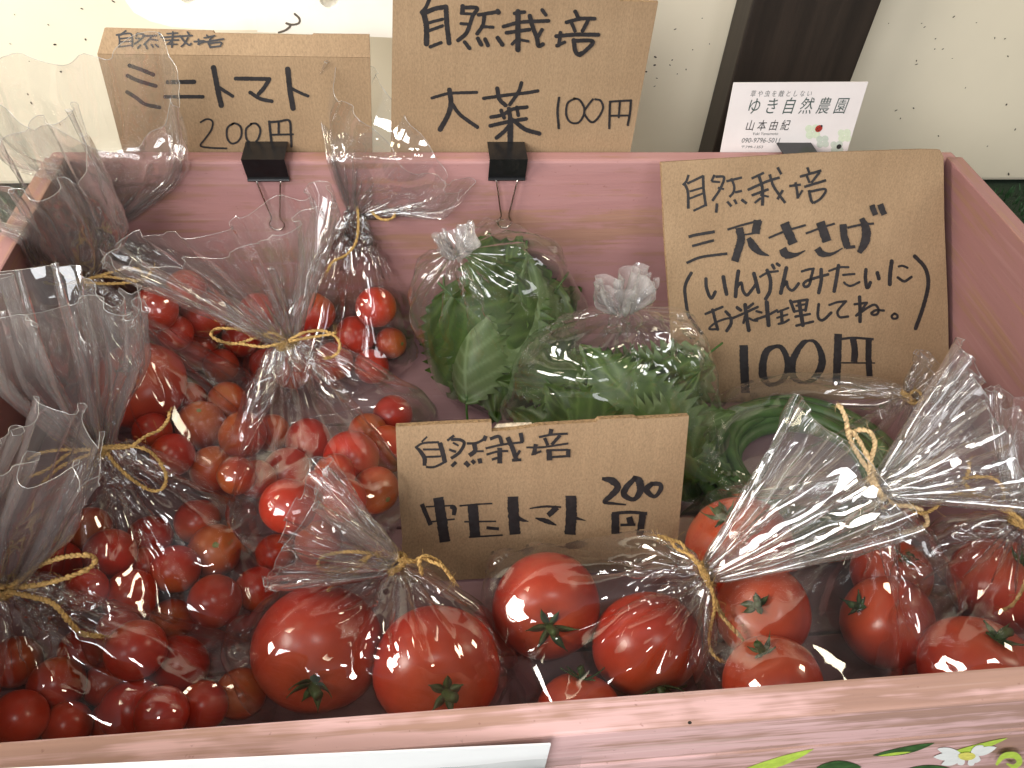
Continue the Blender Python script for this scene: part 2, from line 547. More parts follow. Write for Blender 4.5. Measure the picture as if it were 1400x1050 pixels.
# dark post between crate and wall
pb = MB()
x0 = on_axis(1030, 0, 1, 0.20)[0]; x1 = on_axis(1206, 0, 1, 0.20)[0]
pb.box((x0, 0.20, GZ), (x1, 0.238, 0.60), 0, bevel=0.002)
mdk, nt, bs = material("dark_stained_timber")
g_ = noise(nt, 1.0, 5, 0.6, mapping=(60, 60, 4))
nt.links.new(ramp(nt, g_, [(0.3, (0.010, 0.007, 0.005)), (0.7, (0.032, 0.022, 0.016))]), bs.inputs['Base Color'])
bs.inputs['Roughness'].default_value = 0.5
bump(nt, bs, g_, 0.3, 0.001)
post = pb.build("dark_post", mdk)
tag(post, "dark brown stained timber post standing behind the white business card", "post")

# ------------------------------------------------------------------ the pink crate
TH = 0.0125
crate = empty("wooden_crate", (W / 2, -D / 2, GZ + 0.001), "open pink painted wooden crate with worn paint and painted daisies, holding bagged vegetables", "crate")
b = MB(); b.box((-TH, 0.0, GZ + 0.001), (W + TH, TH, H), 0, bevel=0.002)
# one rounded upper corner at the right, one at the left, like the photo's board
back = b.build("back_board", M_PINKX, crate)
for v in back.data.vertices:
    wx = v.co.x + W / 2; wz = v.co.z + GZ + 0.001
    for xe, sg in ((W + TH, 1), (-TH, -1)):
        dx = (xe - wx) * sg
        if dx < 0.012 and wz > H - 0.004: v.co.z -= 0.0045 * (1 - dx / 0.012)
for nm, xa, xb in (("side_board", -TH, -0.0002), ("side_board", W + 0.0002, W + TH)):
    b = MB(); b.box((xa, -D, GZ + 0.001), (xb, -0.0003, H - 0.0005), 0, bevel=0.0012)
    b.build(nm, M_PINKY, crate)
FY = -D - TH
ZS = H - 0.034                         # joint between the two front planks
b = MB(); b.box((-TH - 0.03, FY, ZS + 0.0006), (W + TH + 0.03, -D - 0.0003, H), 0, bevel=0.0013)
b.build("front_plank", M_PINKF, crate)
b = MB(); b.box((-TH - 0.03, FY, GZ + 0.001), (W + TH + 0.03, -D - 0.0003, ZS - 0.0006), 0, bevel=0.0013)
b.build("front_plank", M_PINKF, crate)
NB = 4
for k in range(NB):                    # floor boards with narrow gaps
    ya = -D + k * D / NB; yb = ya + D / NB - 0.0016
    b = MB(); b.box((0.0004, ya + 0.0004, -0.012), (W - 0.0004, yb, 0.0), 0, bevel=0.001)
    b.build("floor_board", M_PINKB, crate)

FLARE = 0.045                          # the crate is a little wider at its foot than at its rim
for ch in list(crate.children):
    for v in ch.data.vertices:
        wz = v.co.z + GZ + 0.001
        v.co.x *= 1 + 2 * FLARE / W * (1 - wz / H)

# painted decoration on the front plank (thin paint, children of the crate)
M_PLEAF = plain("leaf_paint", (0.045, 0.11, 0.03), 0.5, var=0.5, vscale=150)
M_PLIME = plain("lime_paint", (0.50, 0.66, 0.09), 0.5, var=0.2, vscale=200)
M_PWHITE = plain("white_paint", (0.85, 0.85, 0.82), 0.5, var=0.05, vscale=200)
M_PYEL = plain("yellow_paint", (0.75, 0.68, 0.15), 0.5, var=0.2, vscale=300)
_pl = [0]
def paint(poly_px, mat, name):
    _pl[0] += 1
    y = FY - 0.0002 - 0.00004 * _pl[0]
    P = [on_axis(px, py, 1, y) for px, py in poly_px]
    mesh_obj(name, P, [tuple(range(len(P)))], mat, crate)
def lens_px(a, b, w, n=10, bend=0.0):
    a, b = np.array(a, float), np.array(b, float); d = b - a; nn = np.array([-d[1], d[0]]) / np.linalg.norm(d)
    up_, dn = [], []
    for t in np.linspace(0, 1, n):
        m_ = a + d * t + nn * bend * math.sin(math.pi * t); r = w * math.sin(math.pi * t) ** 0.8
        up_.append(tuple(m_ + nn * r)); dn.append(tuple(m_ - nn * r))
    return up_ + dn[::-1][1:-1]
paint(lens_px((1008, 1056), (1113, 1024), 6.5, bend=3), M_PLIME, "painted_leaf")
paint(lens_px((1193, 1033), (1278, 1016), 5, bend=2), M_PLEAF, "painted_leaf")
paint(lens_px((1200, 1033.5), (1246, 1028), 1.8), M_PLIME, "painted_leaf")
paint(lens_px((1296, 1030), (1378, 1009), 4, bend=2), M_PLIME, "painted_leaf")
paint(lens_px((1116, 1050), (1178, 1049), 9), M_PLEAF, "painted_leaf")
paint(lens_px((1240, 1052), (1300, 1051), 5), M_PLEAF, "painted_leaf")
fc = np.array((1322, 1034))
for a, ln in ((158, 44), (182, 46), (208, 40), (235, 22), (-22, 44), (-40, 30), (20, 20), (60, 18)):
    dv = np.array((math.cos(math.radians(a)), -math.sin(math.radians(a)) * .62))
    if a in (20, 60): dv = np.array((math.cos(math.radians(a)), math.sin(math.radians(a)) * .8))
    if a in (-22, -40): dv = np.array((math.cos(math.radians(-a)), -math.sin(math.radians(-a)) * .75))
    paint(lens_px(fc + dv * 6, fc + dv * ln, 5.5), M_PWHITE, "painted_petal")
paint([(fc[0] + 12 * math.cos(t), fc[1] + 5.5 * math.sin(t)) for t in np.linspace(0, 6.28, 14)[:-1]], M_PYEL, "painted_flower_centre")
sp_ = spline([(1362, 1046), (1372, 1034), (1388, 1033), (1394, 1042), (1386, 1048), (1376, 1044)], 3)
_pl[0] += 1
_mb = MB(); _tn = np.gradient(sp_, axis=0); _tn /= np.linalg.norm(_tn, axis=1, keepdims=True)
for _i, _p in enumerate(sp_):
    _w = 4.5 * math.sin(math.pi * (0.12 + 0.8 * _i / (len(sp_) - 1)))
    _q = np.array([-_tn[_i][1], _tn[_i][0]]) * _w
    _mb.v += [tuple(on_axis(*(_p + _q), 1, FY - 0.0025)), tuple(on_axis(*(_p - _q), 1, FY - 0.0025))]
_mb.f = [(2 * i, 2 * i + 1, 2 * i + 3, 2 * i + 2) for i in range(len(sp_) - 1)]; _mb.m = [0] * len(_mb.f)
_mb.build("painted_leaf", M_PLIME, crate)
paint([(943 + 3 * math.cos(t), 988 + 2.5 * math.sin(t)) for t in np.linspace(0, 6.28, 8)[:-1]], M_SPECK, "nail_hole")

# white paper in a clear sleeve taped to the crate front
label_root = empty("paper_notice", tuple(on_axis(600, 1045, 1, FY - 0.004)), "white paper notice in a clear sleeve on the crate's front board", "notice")
yP = FY - 0.0035
tl, tr = on_axis(110, 1048, 1, yP), on_axis(753, 1018, 1, yP)
dz = np.array([0.0, 0, -0.10])
slab = [tl + (tl - tr) * 0.5, tr, tr + dz, tl + (tl - tr) * 0.5 + dz]
sb = MB()
sb.add(slab + [p + np.array([0, 0.0006, 0]) for p in slab], [(3, 2, 1, 0), (4, 5, 6, 7), (0, 1, 5, 4), (1, 2, 6, 5), (2, 3, 7, 6), (3, 0, 4, 7)])
sb.build("paper", M_WHITE, label_root)
gx = np.linspace(-0.03, on_axis(806, 1000, 1, FY - .005)[0], 70); gz = np.linspace(H - 0.006, H - 0.11, 26)
fv, ff = [], []
for i, x in enumerate(gx):
    for j, z in enumerate(gz):
        wv = 0.0009 * math.sin(x * 95 + 2 * math.sin(z * 130)) + 0.0007 * math.sin(x * 240 + z * 160) + (0.0016 * abs(math.sin(x * 70 + 1)) ** 8) * (1 - j / 26)
        fv.append((x, FY - 0.0052 - wv * (1 if j else .2), z - 0.0012 * math.sin(x * 40) * (j == 0)))
for i in range(len(gx) - 1):
    for j in range(len(gz) - 1):
        ff.append((i * 26 + j, i * 26 + j + 1, (i + 1) * 26 + j + 1, (i + 1) * 26 + j))
mesh_obj("clear_sleeve", fv, ff, M_POLY, label_root, True)
# ------------------------------------------------------------------ lettering
_lay = [0]
def lettering(name, strokes, origin, scale, proj, normal, parent, mat, flat=False, rough=0.05):
    """strokes: (width, [(x, y[, w])...]) in crop pixels -> ribbons lying just proud of the board"""
    mb = MB()
    n = np.asarray(normal, float)
    for si, (w, pts) in enumerate(strokes):
        P = [(p[0], p[1], (p[2] if len(p) > 2 else w)) for p in pts]
        S = spline(P, 7.0 if len(P) > 2 else 9.0)
        S = np.asarray(S)
        xy = np.stack([S[:, 0] / scale + origin[0], S[:, 1] / scale + origin[1]], 1)
        hw = np.maximum(S[:, 2], 2.0) / scale / 2
        T = np.gradient(xy, axis=0); T /= np.linalg.norm(T, axis=1, keepdims=True) + 1e-9
        N = np.stack([-T[:, 1], T[:, 0]], 1)
        jl = 1 + rough * rng.normal(size=len(hw)); jr = 1 + rough * rng.normal(size=len(hw))
        L = xy + N * (hw * jl)[:, None]; Rr = xy - N * (hw * jr)[:, None]
        off = n * (0.00015 + 0.000012 * si)
        pl = [proj(*p) + off for p in L]; pr = [proj(*p) + off for p in Rr]
        m_ = len(pl)
        if not flat:
            for end, sg in ((0, -1), (m_ - 1, 1)):
                c = xy[end]; t = T[end] * sg; nn = N[end] * hw[end]
                cap = [c + nn * math.cos(a) + t * hw[end] * 0.9 * math.sin(a) for a in np.linspace(0, math.pi, 7)]
                q = [proj(*p) + off for p in cap]
                mb.add(q, [tuple(range(7))])
        mb.add(pl + pr, [(i, i + 1, m_ + i + 1, m_ + i) for i in range(m_ - 1)])
    return mb.build(name, mat, parent)


def plane_proj(p0, n):
    return lambda px, py: on_plane(px, py, p0, n)


# --- sign 1: cherry tomatoes, folded top
yS = TH + 0.0022
n0 = np.array([0, -1.0, 0])
pj1 = plane_proj((0, yS, 0), n0)
s1 = empty("cardboard_sign", tuple(pj1(330, 203)), "low kraft cardboard sign with folded top reading mini tomato 200 yen", "price sign")
f_l, f_r = pj1(133, 74), pj1(506, 79)
low = [pj1(165, 214) - np.array([0, 0, .03]), pj1(506, 214) - np.array([0, 0, .03]), f_r, f_l]
extrude_poly(low, [], 0.003, "sign_board", [M_CARD, M_EDGE], s1, n0, edge_mat=1)
nt1 = unit([0, -0.95, 0.31])
pj1b = plane_proj(f_l + np.array([0, -0.00001, 0.0002]), nt1)
fl = [pj1b(133, 73.5), pj1b(506, 78.5), pj1b(505, 47), pj1b(428, 46), pj1b(426, 48), pj1b(293, 45), pj1b(291, 42), pj1b(143, 38)]
extrude_poly(fl, [], 0.003, "folded_flap", [M_CARD, M_EDGE], s1, nt1, edge_mat=1)
S1A = [(18, [(295, 85), (250, 115), (205, 125)]), (18, [(225, 118), (235, 180), (228, 240)]), (18, [(225, 128), (290, 112), (350, 122), (358, 235)]), (16, [(240, 160), (345, 150)]), (16, [(238, 190), (345, 185)]), (16, [(232, 238), (358, 222)]),
       (18, [(405, 108), (470, 125), (440, 165), (380, 210)]), (15, [(390, 155), (430, 160)]), (18, [(460, 135), (590, 130)]), (18, [(545, 135), (500, 185), (470, 215)]), (16, [(520, 165), (600, 175)]), (16, [(612, 103), (622, 125)]), (18, [(435, 220), (410, 250)]), (18, [(480, 215), (500, 255)]), (18, [(540, 215), (555, 240)]), (18, [(580, 215), (605, 238)]), (14, [(400, 112), (395, 135)]),
       (16, [(690, 112), (790, 105)]), (18, [(745, 95), (735, 240)]), (18, [(630, 148), (780, 138), (930, 130)]), (16, [(660, 175), (800, 172)]), (15, [(735, 180), (690, 215)]), (15, [(690, 212), (785, 212)]), (18, [(815, 130), (850, 180), (900, 220), (920, 205)]), (16, [(890, 150), (860, 200), (825, 235)]), (16, [(885, 95), (905, 125)]),
       (18, [(950, 188), (1045, 180)]), (18, [(990, 165), (995, 215)]), (15, [(985, 212), (1060, 185)]), (16, [(1070, 125), (1085, 150)]), (17, [(1045, 152), (1145, 130)]), (15, [(1125, 140), (1090, 185)]), (18, [(1060, 190), (1230, 162)]), (18, [(1085, 200), (1105, 245)]), (17, [(1090, 205), (1205, 195), (1200, 230)]), (17, [(1105, 240), (1200, 230)])]
lettering("handwriting", S1A, (130, 30), 7.0, pj1b, nt1, s1, M_INK)
S1B = [(25, [(125, 43), (200, 70), (280, 103)]), (25, [(112, 108), (180, 140), (295, 175)]), (24, [(110, 212), (170, 250), (215, 285), (260, 300), (320, 312)]), (28, [(370, 150), (540, 148)]), (24, [(352, 243), (595, 243)]),
       (34, [(662, 55), (690, 200), (712, 300)]), (22, [(700, 185), (785, 240)]), (26, [(803, 127), (920, 128), (1020, 130)]), (26, [(1018, 132), (985, 185), (950, 225)]), (24, [(895, 215), (960, 255), (1035, 272)]), (34, [(1135, 65), (1150, 200), (1170, 318)]), (20, [(1160, 190), (1220, 220), (1265, 238)]),
       (12, [(580, 405), (620, 385), (655, 400), (650, 450), (610, 510), (580, 555), (640, 568), (745, 572)]), (13, [(790, 412), (752, 440), (748, 500), (775, 540), (815, 530), (840, 490), (835, 435), (800, 412), (780, 418)]), (13, [(905, 415), (870, 450), (875, 515), (915, 540), (950, 505), (960, 450), (935, 415), (900, 415)]),
       (16, [(1018, 400), (1025, 470), (1035, 550)]), (15, [(1020, 405), (1080, 400), (1145, 395), (1155, 470), (1160, 560)]), (15, [(1078, 405), (1078, 480)]), (13, [(1030, 485), (1170, 482)])]
lettering("handwriting", S1B, (150, 80), 4.6667, pj1, n0, s1, M_INK)

# --- sign 2: shiso leaves
pj2 = pj1
s2 = empty("cardboard_sign", tuple(pj2(700, 203)), "tall kraft cardboard sign for green shiso at 100 yen, behind the middle binder clip", "price sign")
pz = np.array([0, 0, .03])
out2 = [pj2(530, 210) - pz, pj2(861, 210) - pz, pj2(900, 3), pj2(848, 1.5), pj2(845, -4), pj2(740, -6), pj2(537, -8)]
extrude_poly(out2, [], 0.003, "sign_board", [M_CARD, M_EDGE], s2, n0, edge_mat=1)
S2A = [(26, [(135, -5), (110, 50), (80, 85)]), (38, [(95, 80), (115, 180), (115, 300)]), (32, [(90, 95), (170, 60), (250, 45)]), (34, [(248, 45), (255, 170), (270, 295)]), (22, [(130, 155), (225, 130)]), (22, [(130, 210), (225, 175)]), (24, [(140, 320), (215, 290)]),
       (32, [(362, 40), (360, 85)]), (28, [(370, 50), (460, 55), (430, 110), (390, 220), (330, 275)]), (22, [(350, 160), (400, 165)]), (20, [(350, 90), (430, 95)]), (26, [(470, 100), (600, 80)]), (26, [(510, 100), (500, 170), (460, 230)]), (22, [(490, 180), (570, 185)]), (32, [(600, 72), (608, 86)]), (26, [(375, 285), (410, 330)]), (28, [(465, 260), (490, 305)]), (27, [(515, 265), (535, 310)]), (29, [(600, 255), (635, 305)]),
       (25, [(715, 90), (785, 80)]), (36, [(740, 75), (740, 340)]), (26, [(640, 180), (760, 150), (950, 140)]), (26, [(660, 222), (820, 200)]), (22, [(740, 260), (700, 300)]), (20, [(755, 270), (810, 280)]), (30, [(820, 105), (840, 180), (870, 260), (880, 310), (910, 300)]), (26, [(905, 200), (870, 260)]), (26, [(905, 65), (930, 100)]),
       (28, [(1000, 245), (1120, 235), (1290, 235)]), (26, [(1030, 220), (1020, 300), (1005, 310)]), (22, [(1005, 310), (1060, 285)]), (28, [(1130, 75), (1150, 115)]), (26, [(1070, 150), (1170, 125), (1265, 125)]), (24, [(1105, 150), (1130, 210)]), (26, [(1220, 135), (1180, 210)]), (30, [(1120, 270), (1130, 340), (1150, 370), (1180, 360)]), (28, [(1120, 275), (1250, 280), (1200, 345), (1160, 375)])]
lettering("handwriting", S2A, (560, 0), 5.0, pj2, n0, s2, M_INK)
S2B = [(20, [(48, 158), (150, 130), (230, 125), (335, 122)]), (32, [(160, 105), (170, 190), (150, 270), (100, 360)]), (24, [(175, 190), (230, 265), (340, 345)]), (22, [(378, 160), (520, 140), (650, 125), (725, 112)]), (27, [(465, 95), (480, 165), (520, 205)]), (24, [(620, 60), (600, 120), (545, 200)]),
       (24, [(425, 280), (500, 265), (560, 230), (655, 215)]), (24, [(490, 235), (510, 285)]), (28, [(540, 225), (550, 300)]), (22, [(590, 215), (600, 270)]), (25, [(420, 335), (530, 310), (650, 290)]), (36, [(550, 290), (548, 435)]), (26, [(545, 330), (510, 370), (460, 412)]), (28, [(570, 300), (640, 355), (735, 385)]),
       (16, [(860, 155), (850, 240), (858, 350)]), (14, [(960, 160), (915, 190), (905, 260), (930, 310), (980, 315), (1015, 270), (1020, 220), (990, 170), (955, 160)]), (14, [(1075, 165), (1040, 210), (1020, 250), (1050, 300), (1080, 310), (1115, 275), (1140, 220), (1125, 175), (1090, 165)]), (15, [(1185, 180), (1182, 260), (1180, 350)]), (14, [(1185, 180), (1320, 172)]), (15, [(1318, 173), (1312, 250), (1298, 330)]), (14, [(1248, 175), (1240, 280)]), (13, [(1190, 270), (1310, 268)])]
lettering("handwriting", S2B, (580, 100), 4.6667, pj2, n0, s2, M_INK)

# --- sign 4: yard-long beans, leaning on the back board
top4 = np.array([0.45, -0.0125, 0.1655]); bot4 = np.array([0.45, -0.0850, 0.0006])
up4 = unit(top4 - bot4); n4 = unit(np.cross([1, 0, 0], up4))
if n4[1] > 0: n4 = -n4
pj4 = plane_proj(bot4, n4)
s4 = empty("cardboard_sign", tuple(pj4(1105, 545)), "largest kraft cardboard sign with a bracketed note, 100 yen, leaning at the right", "price sign")
out4 = [pj4(904, 222), pj4(1000, 216), pj4(1110, 209), pj4(1262, 204), pj4(1285, 204.5), pj4(1290, 214), pj4(1291, 300), pj4(1296, 420), pj4(1298, 546), pj4(924, 551), pj4(918, 450), pj4(909, 330)][::-1]
extrude_poly(out4, [], 0.0035, "sign_board", [M_CARD, M_EDGE], s4, n4, edge_mat=1)
S4A = [(16, [(100, 88), (85, 130), (62, 155)]), (18, [(75, 145), (95, 200), (98, 305)]), (16, [(90, 145), (195, 95)]), (18, [(192, 92), (195, 180), (210, 290)]), (14, [(105, 195), (190, 170)]), (14, [(105, 240), (195, 205)]), (15, [(130, 318), (210, 280)]),
       (16, [(265, 88), (245, 130)]), (17, [(270, 100), (325, 105), (300, 180), (250, 255)]), (14, [(245, 130), (300, 135)]), (14, [(285, 170), (325, 180)]), (16, [(340, 130), (440, 105)]), (16, [(370, 110), (390, 160), (385, 200), (360, 230)]), (15, [(440, 190), (395, 200)]), (18, [(280, 270), (275, 330)]), (17, [(345, 258), (372, 290)]), (17, [(390, 245), (405, 275)]), (18, [(435, 245), (470, 272)]),
       (16, [(500, 112), (580, 75)]), (20, [(545, 85), (570, 180), (570, 285)]), (17, [(475, 185), (600, 130), (680, 105)]), (17, [(500, 220), (610, 180)]), (15, [(560, 235), (520, 268)]), (14, [(555, 215), (610, 228)]), (18, [(615, 85), (640, 160), (680, 220), (715, 268)]), (17, [(700, 185), (665, 245)]), (17, [(665, 40), (690, 85)]),
       (16, [(740, 160), (815, 150)]), (17, [(780, 135), (790, 190), (795, 240)]), (14, [(795, 235), (825, 185)]), (16, [(855, 40), (868, 75)]), (16, [(808, 100), (945, 60)]), (16, [(850, 90), (870, 140)]), (16, [(935, 70), (880, 140)]), (17, [(835, 165), (975, 122)]), (18, [(865, 185), (880, 250), (895, 270)]), (16, [(870, 195), (970, 180), (945, 235), (895, 268)]),
       (19, [(98, 483), (150, 470), (265, 450)]), (17, [(120, 542), (260, 505)]), (17, [(85, 650), (180, 612), (345, 590)]),
       (14, [(345, 437), (450, 405), (560, 378)]), (54, [(540, 378), (524, 462)]), (12, [(450, 470), (550, 455)]), (50, [(420, 425), (432, 500), (410, 580), (392, 640)]), (40, [(480, 490, 30), (510, 540, 52), (550, 580, 36), (612, 604, 6)]),
       (14, [(608, 490), (720, 445), (845, 408)]), (60, [(708, 395), (765, 528)]), (40, [(695, 558, 50), (720, 595, 52), (780, 598, 26), (842, 570, 5)]),
       (14, [(845, 462), (930, 430), (1030, 398)]), (58, [(936, 388), (980, 514)]), (40, [(918, 555, 46), (945, 590, 42), (1010, 592, 20), (1080, 555, 6)]),
       (46, [(1082, 402), (1090, 480), (1112, 552)]), (20, [(1100, 552), (1160, 545)]), (15, [(1110, 425), (1200, 405), (1280, 398)]), (44, [(1200, 365, 34), (1228, 430, 54), (1224, 510, 56), (1185, 585, 30)]), (36, [(1265, 280), (1288, 345)]), (40, [(1318, 275), (1345, 342)])]
lettering("handwriting", S4A, (920, 220), 4.6667, pj4, n4, s4, M_INK, flat=True)
S4B = [(36, [(195, 180), (150, 260), (125, 350), (140, 500), (165, 630), (230, 720), (305, 820)]), (36, [(350, 240), (355, 330), (385, 420), (415, 445), (450, 380)]), (42, [(535, 220), (550, 310), (570, 405)]), (42, [(695, 160), (675, 300), (665, 430)]), (34, [(680, 330), (725, 285), (745, 370), (785, 415), (830, 370), (880, 300)]),
       (42, [(860, 185), (885, 280), (910, 385)]), (26, [(925, 220), (1010, 175), (1115, 160)]), (40, [(1000, 150), (1035, 250), (1030, 370), (985, 455)]), (36, [(1055, 95), (1075, 130)]), (34, [(1105, 82), (1130, 100)]), (42, [(1205, 125), (1175, 260), (1145, 395)]), (32, [(1175, 320), (1205, 270), (1220, 330), (1260, 365), (1300, 340), (1335, 290)]),
       (28, [(345, 615), (430, 580), (525, 540)]), (34, [(420, 570), (450, 690), (475, 780)]), (24, [(480, 778), (385, 772), (450, 710), (540, 672), (620, 655)]), (36, [(615, 655), (615, 720), (570, 795)]), (34, [(560, 590), (600, 630)]),
       (36, [(680, 545), (720, 575)]), (30, [(850, 505), (795, 550)]), (28, [(620, 665), (760, 605), (900, 540)]), (42, [(765, 515), (780, 640), (805, 790)]), (28, [(765, 640), (748, 710)]), (24, [(810, 660), (850, 682), (895, 688)]), (26, [(885, 585), (940, 600)]), (28, [(870, 675), (1000, 630), (1105, 575)]), (46, [(995, 490), (1005, 620), (1015, 735)]),
       (24, [(1110, 595), (1225, 550)]), (36, [(1150, 580), (1160, 710)]), (24, [(1105, 655), (1215, 620)]), (26, [(1120, 720), (1180, 705), (1230, 675)])]
lettering("handwriting", S4B, (920, 350), 7.7778, pj4, n4 , s4, M_INK)
S4M = [(18, [(624, 238), (645, 295)]), (15, [(632, 245), (712, 232)]), (16, [(715, 232), (704, 290)]), (12, [(655, 264), (702, 256)]), (13, [(650, 294), (702, 285)]), (22, [(670, 240), (690, 368)]), (14, [(650, 322), (728, 308)]), (14, [(655, 370), (745, 348)])]
lettering("handwriting", S4M, (920, 350), 3.8889, pj4, n4, s4, M_INK)
S4C = [(26, [(45, 155), (110, 135), (165, 127)]), (30, [(160, 130), (140, 210), (120, 290), (80, 310), (62, 285), (95, 250), (200, 215), (310, 185)]), (38, [(240, 135), (240, 250), (215, 370)]), (24, [(320, 150), (420, 115), (515, 112)]), (38, [(415, 95), (395, 220), (370, 355)]), (24, [(460, 190), (575, 180)]), (24, [(470, 265), (490, 285), (540, 300), (625, 262)]),
       (36, [(690, 135), (685, 220), (697, 310), (715, 312), (735, 265)]), (40, [(805, 168), (820, 228)]), (42, [(950, 50), (935, 170), (930, 285)]), (24, [(1020, 105), (1060, 98), (1108, 118)]), (28, [(1010, 215), (1060, 250), (1090, 250), (1148, 210)]), (40, [(1180, 0), (1280, 110), (1315, 220), (1310, 340), (1260, 530), (1190, 730)]),
       (30, [(215, 485), (205, 580), (220, 635), (265, 640), (340, 570)]), (24, [(320, 492), (400, 465), (490, 455)]), (26, [(488, 455), (430, 520), (402, 570), (430, 615), (510, 608)]), (36, [(625, 410), (630, 530), (630, 660)]), (26, [(575, 485), (700, 470)]), (26, [(695, 475), (640, 550), (590, 600)]), (26, [(600, 595), (690, 530), (770, 490), (810, 520), (810, 575), (770, 592), (745, 575), (790, 545), (870, 548)]), (24, [(975, 578), (948, 605), (965, 630), (1000, 625), (1005, 595), (975, 578)])]
lettering("handwriting", S4C, (1090, 350), 7.3684, pj4, n4, s4, M_INK)
S4D = [(76, [(168, 138), (175, 350), (185, 555)]), (50, [(450, 148, 30), (375, 185, 58), (340, 280, 66), (337, 400, 72), (380, 472, 46), (450, 475, 36), (520, 425, 50), (555, 330, 60), (538, 230, 52), (495, 158, 42), (440, 148, 30)]),
       (50, [(735, 100, 18), (690, 118, 46), (635, 190, 54), (590, 300, 68), (603, 415, 58), (680, 462, 26), (745, 452, 40), (810, 395, 62), (850, 300, 68), (840, 200, 54), (790, 112, 34), (730, 98, 18)]),
       (68, [(992, 40), (985, 250), (975, 485)]), (22, [(1020, 85), (1130, 75), (1300, 88)]), (58, [(1118, 75), (1135, 180), (1130, 285)]), (54, [(1257, 85), (1255, 250), (1265, 420)]), (13, [(1010, 292), (1312, 294)])]
lettering("handwriting", S4D, (990, 450), 6.3636, pj4, n4, s4, M_INK, flat=True)

# --- sign 3: medium tomatoes, standing among the bags
n3 = unit([0.0, -0.93, 0.36])
p3 = np.array([0.274, -0.226, 0.0])
pj3 = plane_proj(p3, n3)
s3 = empty("cardboard_sign", tuple(pj3(735, 790)), "kraft cardboard sign standing among the bags in the middle of the crate, 200 yen", "price sign")
out3 = [pj3(p[0], p[1]) for p in [(548, 797), (926, 777), (927, 734), (930, 700), (942, 569), (872, 573), (868, 571), (819, 573.5), (815, 577), (735, 582), (722, 585), (700, 588), (672, 590), (672, 577), (600, 580), (541, 583.5), (544, 660), (550, 737)]]
extrude_poly(out3, [], 0.004, "sign_board", [M_CARD, M_EDGE], s3, n3, edge_mat=1)
torn = [pj3(p[0], p[1]) - n3 * 0.0042 for p in [(668, 600), (730, 592), (728, 583), (700, 583.5), (680, 585)]]
extrude_poly(torn, [], 0.0008, "torn_liner", [plain("torn_fluting", (0.52, 0.43, 0.31), 0.9, var=0.6, vscale=500, bmp=0.8)], s3, n3)
S3A = [(14, [(140, 98), (95, 140)]), (32, [(45, 180, 16), (85, 215, 30), (118, 270, 36), (118, 330, 30)]), (18, [(45, 185), (110, 150), (235, 142)]), (38, [(240, 145), (265, 230), (282, 305)]), (17, [(105, 200), (240, 200)]), (17, [(130, 260), (250, 255)]), (19, [(130, 340), (200, 338), (290, 295)]),
       (20, [(355, 88), (300, 130)]), (26, [(330, 120), (400, 122), (435, 150), (400, 220), (330, 272)]), (16, [(345, 145), (390, 170)]), (20, [(315, 200), (370, 220)]), (20, [(455, 152), (530, 148), (590, 120)]), (34, [(607, 90), (590, 130)]), (36, [(515, 150), (520, 210), (475, 248)]), (16, [(520, 215), (590, 212)]), (28, [(370, 298), (335, 335)]), (36, [(440, 300), (475, 332)]), (32, [(495, 285), (520, 310)]), (34, [(555, 270), (565, 310)]),
       (26, [(640, 115), (710, 95), (735, 140)]), (30, [(720, 100), (740, 170)]), (18, [(605, 190), (740, 160), (905, 140)]), (18, [(612, 240), (700, 215), (785, 212)]), (38, [(718, 185), (718, 310)]), (20, [(655, 280), (700, 265)]), (38, [(780, 100), (820, 190), (850, 280)]), (22, [(880, 205), (840, 270)]), (24, [(815, 285), (890, 280)]), (34, [(885, 65), (898, 140)]),
       (16, [(930, 182), (1060, 180), (1265, 150)]), (34, [(1005, 155), (990, 240)]), (18, [(970, 240), (1050, 212)]), (34, [(1130, 35), (1120, 80)]), (18, [(1030, 100), (1130, 80), (1260, 72)]), (26, [(1075, 105), (1100, 165)]), (26, [(1200, 85), (1130, 160)]), (44, [(1110, 200), (1115, 285)]), (18, [(1090, 205), (1260, 200)]), (36, [(1265, 195), (1262, 260)]), (18, [(1135, 258), (1270, 250)])]
lettering("handwriting", S3A, (560, 580), 5.8333, pj3, n3, s3, M_INK, flat=True)
S3B = [(24, [(65, 190), (90, 250), (112, 302)]), (9, [(85, 205), (230, 198)]), (26, [(215, 205, 20), (238, 212, 26), (234, 250, 20)]), (9, [(110, 285), (240, 270)]), (56, [(152, 155), (170, 270), (188, 392)]),
       (9, [(265, 200), (350, 192), (440, 187)]), (56, [(335, 195), (348, 362)]), (9, [(290, 284), (460, 282)]), (17, [(408, 316), (475, 322)]), (9, [(315, 366), (495, 355)]),
       (58, [(548, 150), (552, 250), (560, 352)]), (20, [(575, 262, 24), (600, 275, 18), (632, 283, 3)]), (12, [(638, 213, 6), (720, 203, 12), (805, 206, 10)]), (30, [(785, 207), (735, 250)]), (20, [(668, 264, 6), (725, 280, 26), (780, 302, 6)]), (58, [(858, 145), (858, 250), (852, 352)]), (16, [(880, 262, 18), (905, 270, 12), (937, 278, 2)]),
       (30, [(1022, 55, 16), (1075, 65, 38), (1106, 100, 36), (1070, 145, 30), (1035, 178, 20), (1090, 187, 14), (1150, 193, 8)]), (34, [(1205, 45, 22), (1152, 100, 32), (1140, 140, 32), (1190, 165, 22), (1225, 120, 38), (1220, 70, 42), (1185, 45, 20)]), (28, [(1290, 78, 24), (1258, 115, 34), (1300, 150, 20), (1332, 115, 24), (1330, 85, 24), (1280, 80, 22)]),
       (42, [(1092, 240), (1094, 350)]), (17, [(1075, 240), (1170, 233), (1262, 240)]), (36, [(1240, 240), (1222, 355)]), (14, [(1120, 300), (1200, 298)]), (34, [(1165, 258), (1178, 300)])]
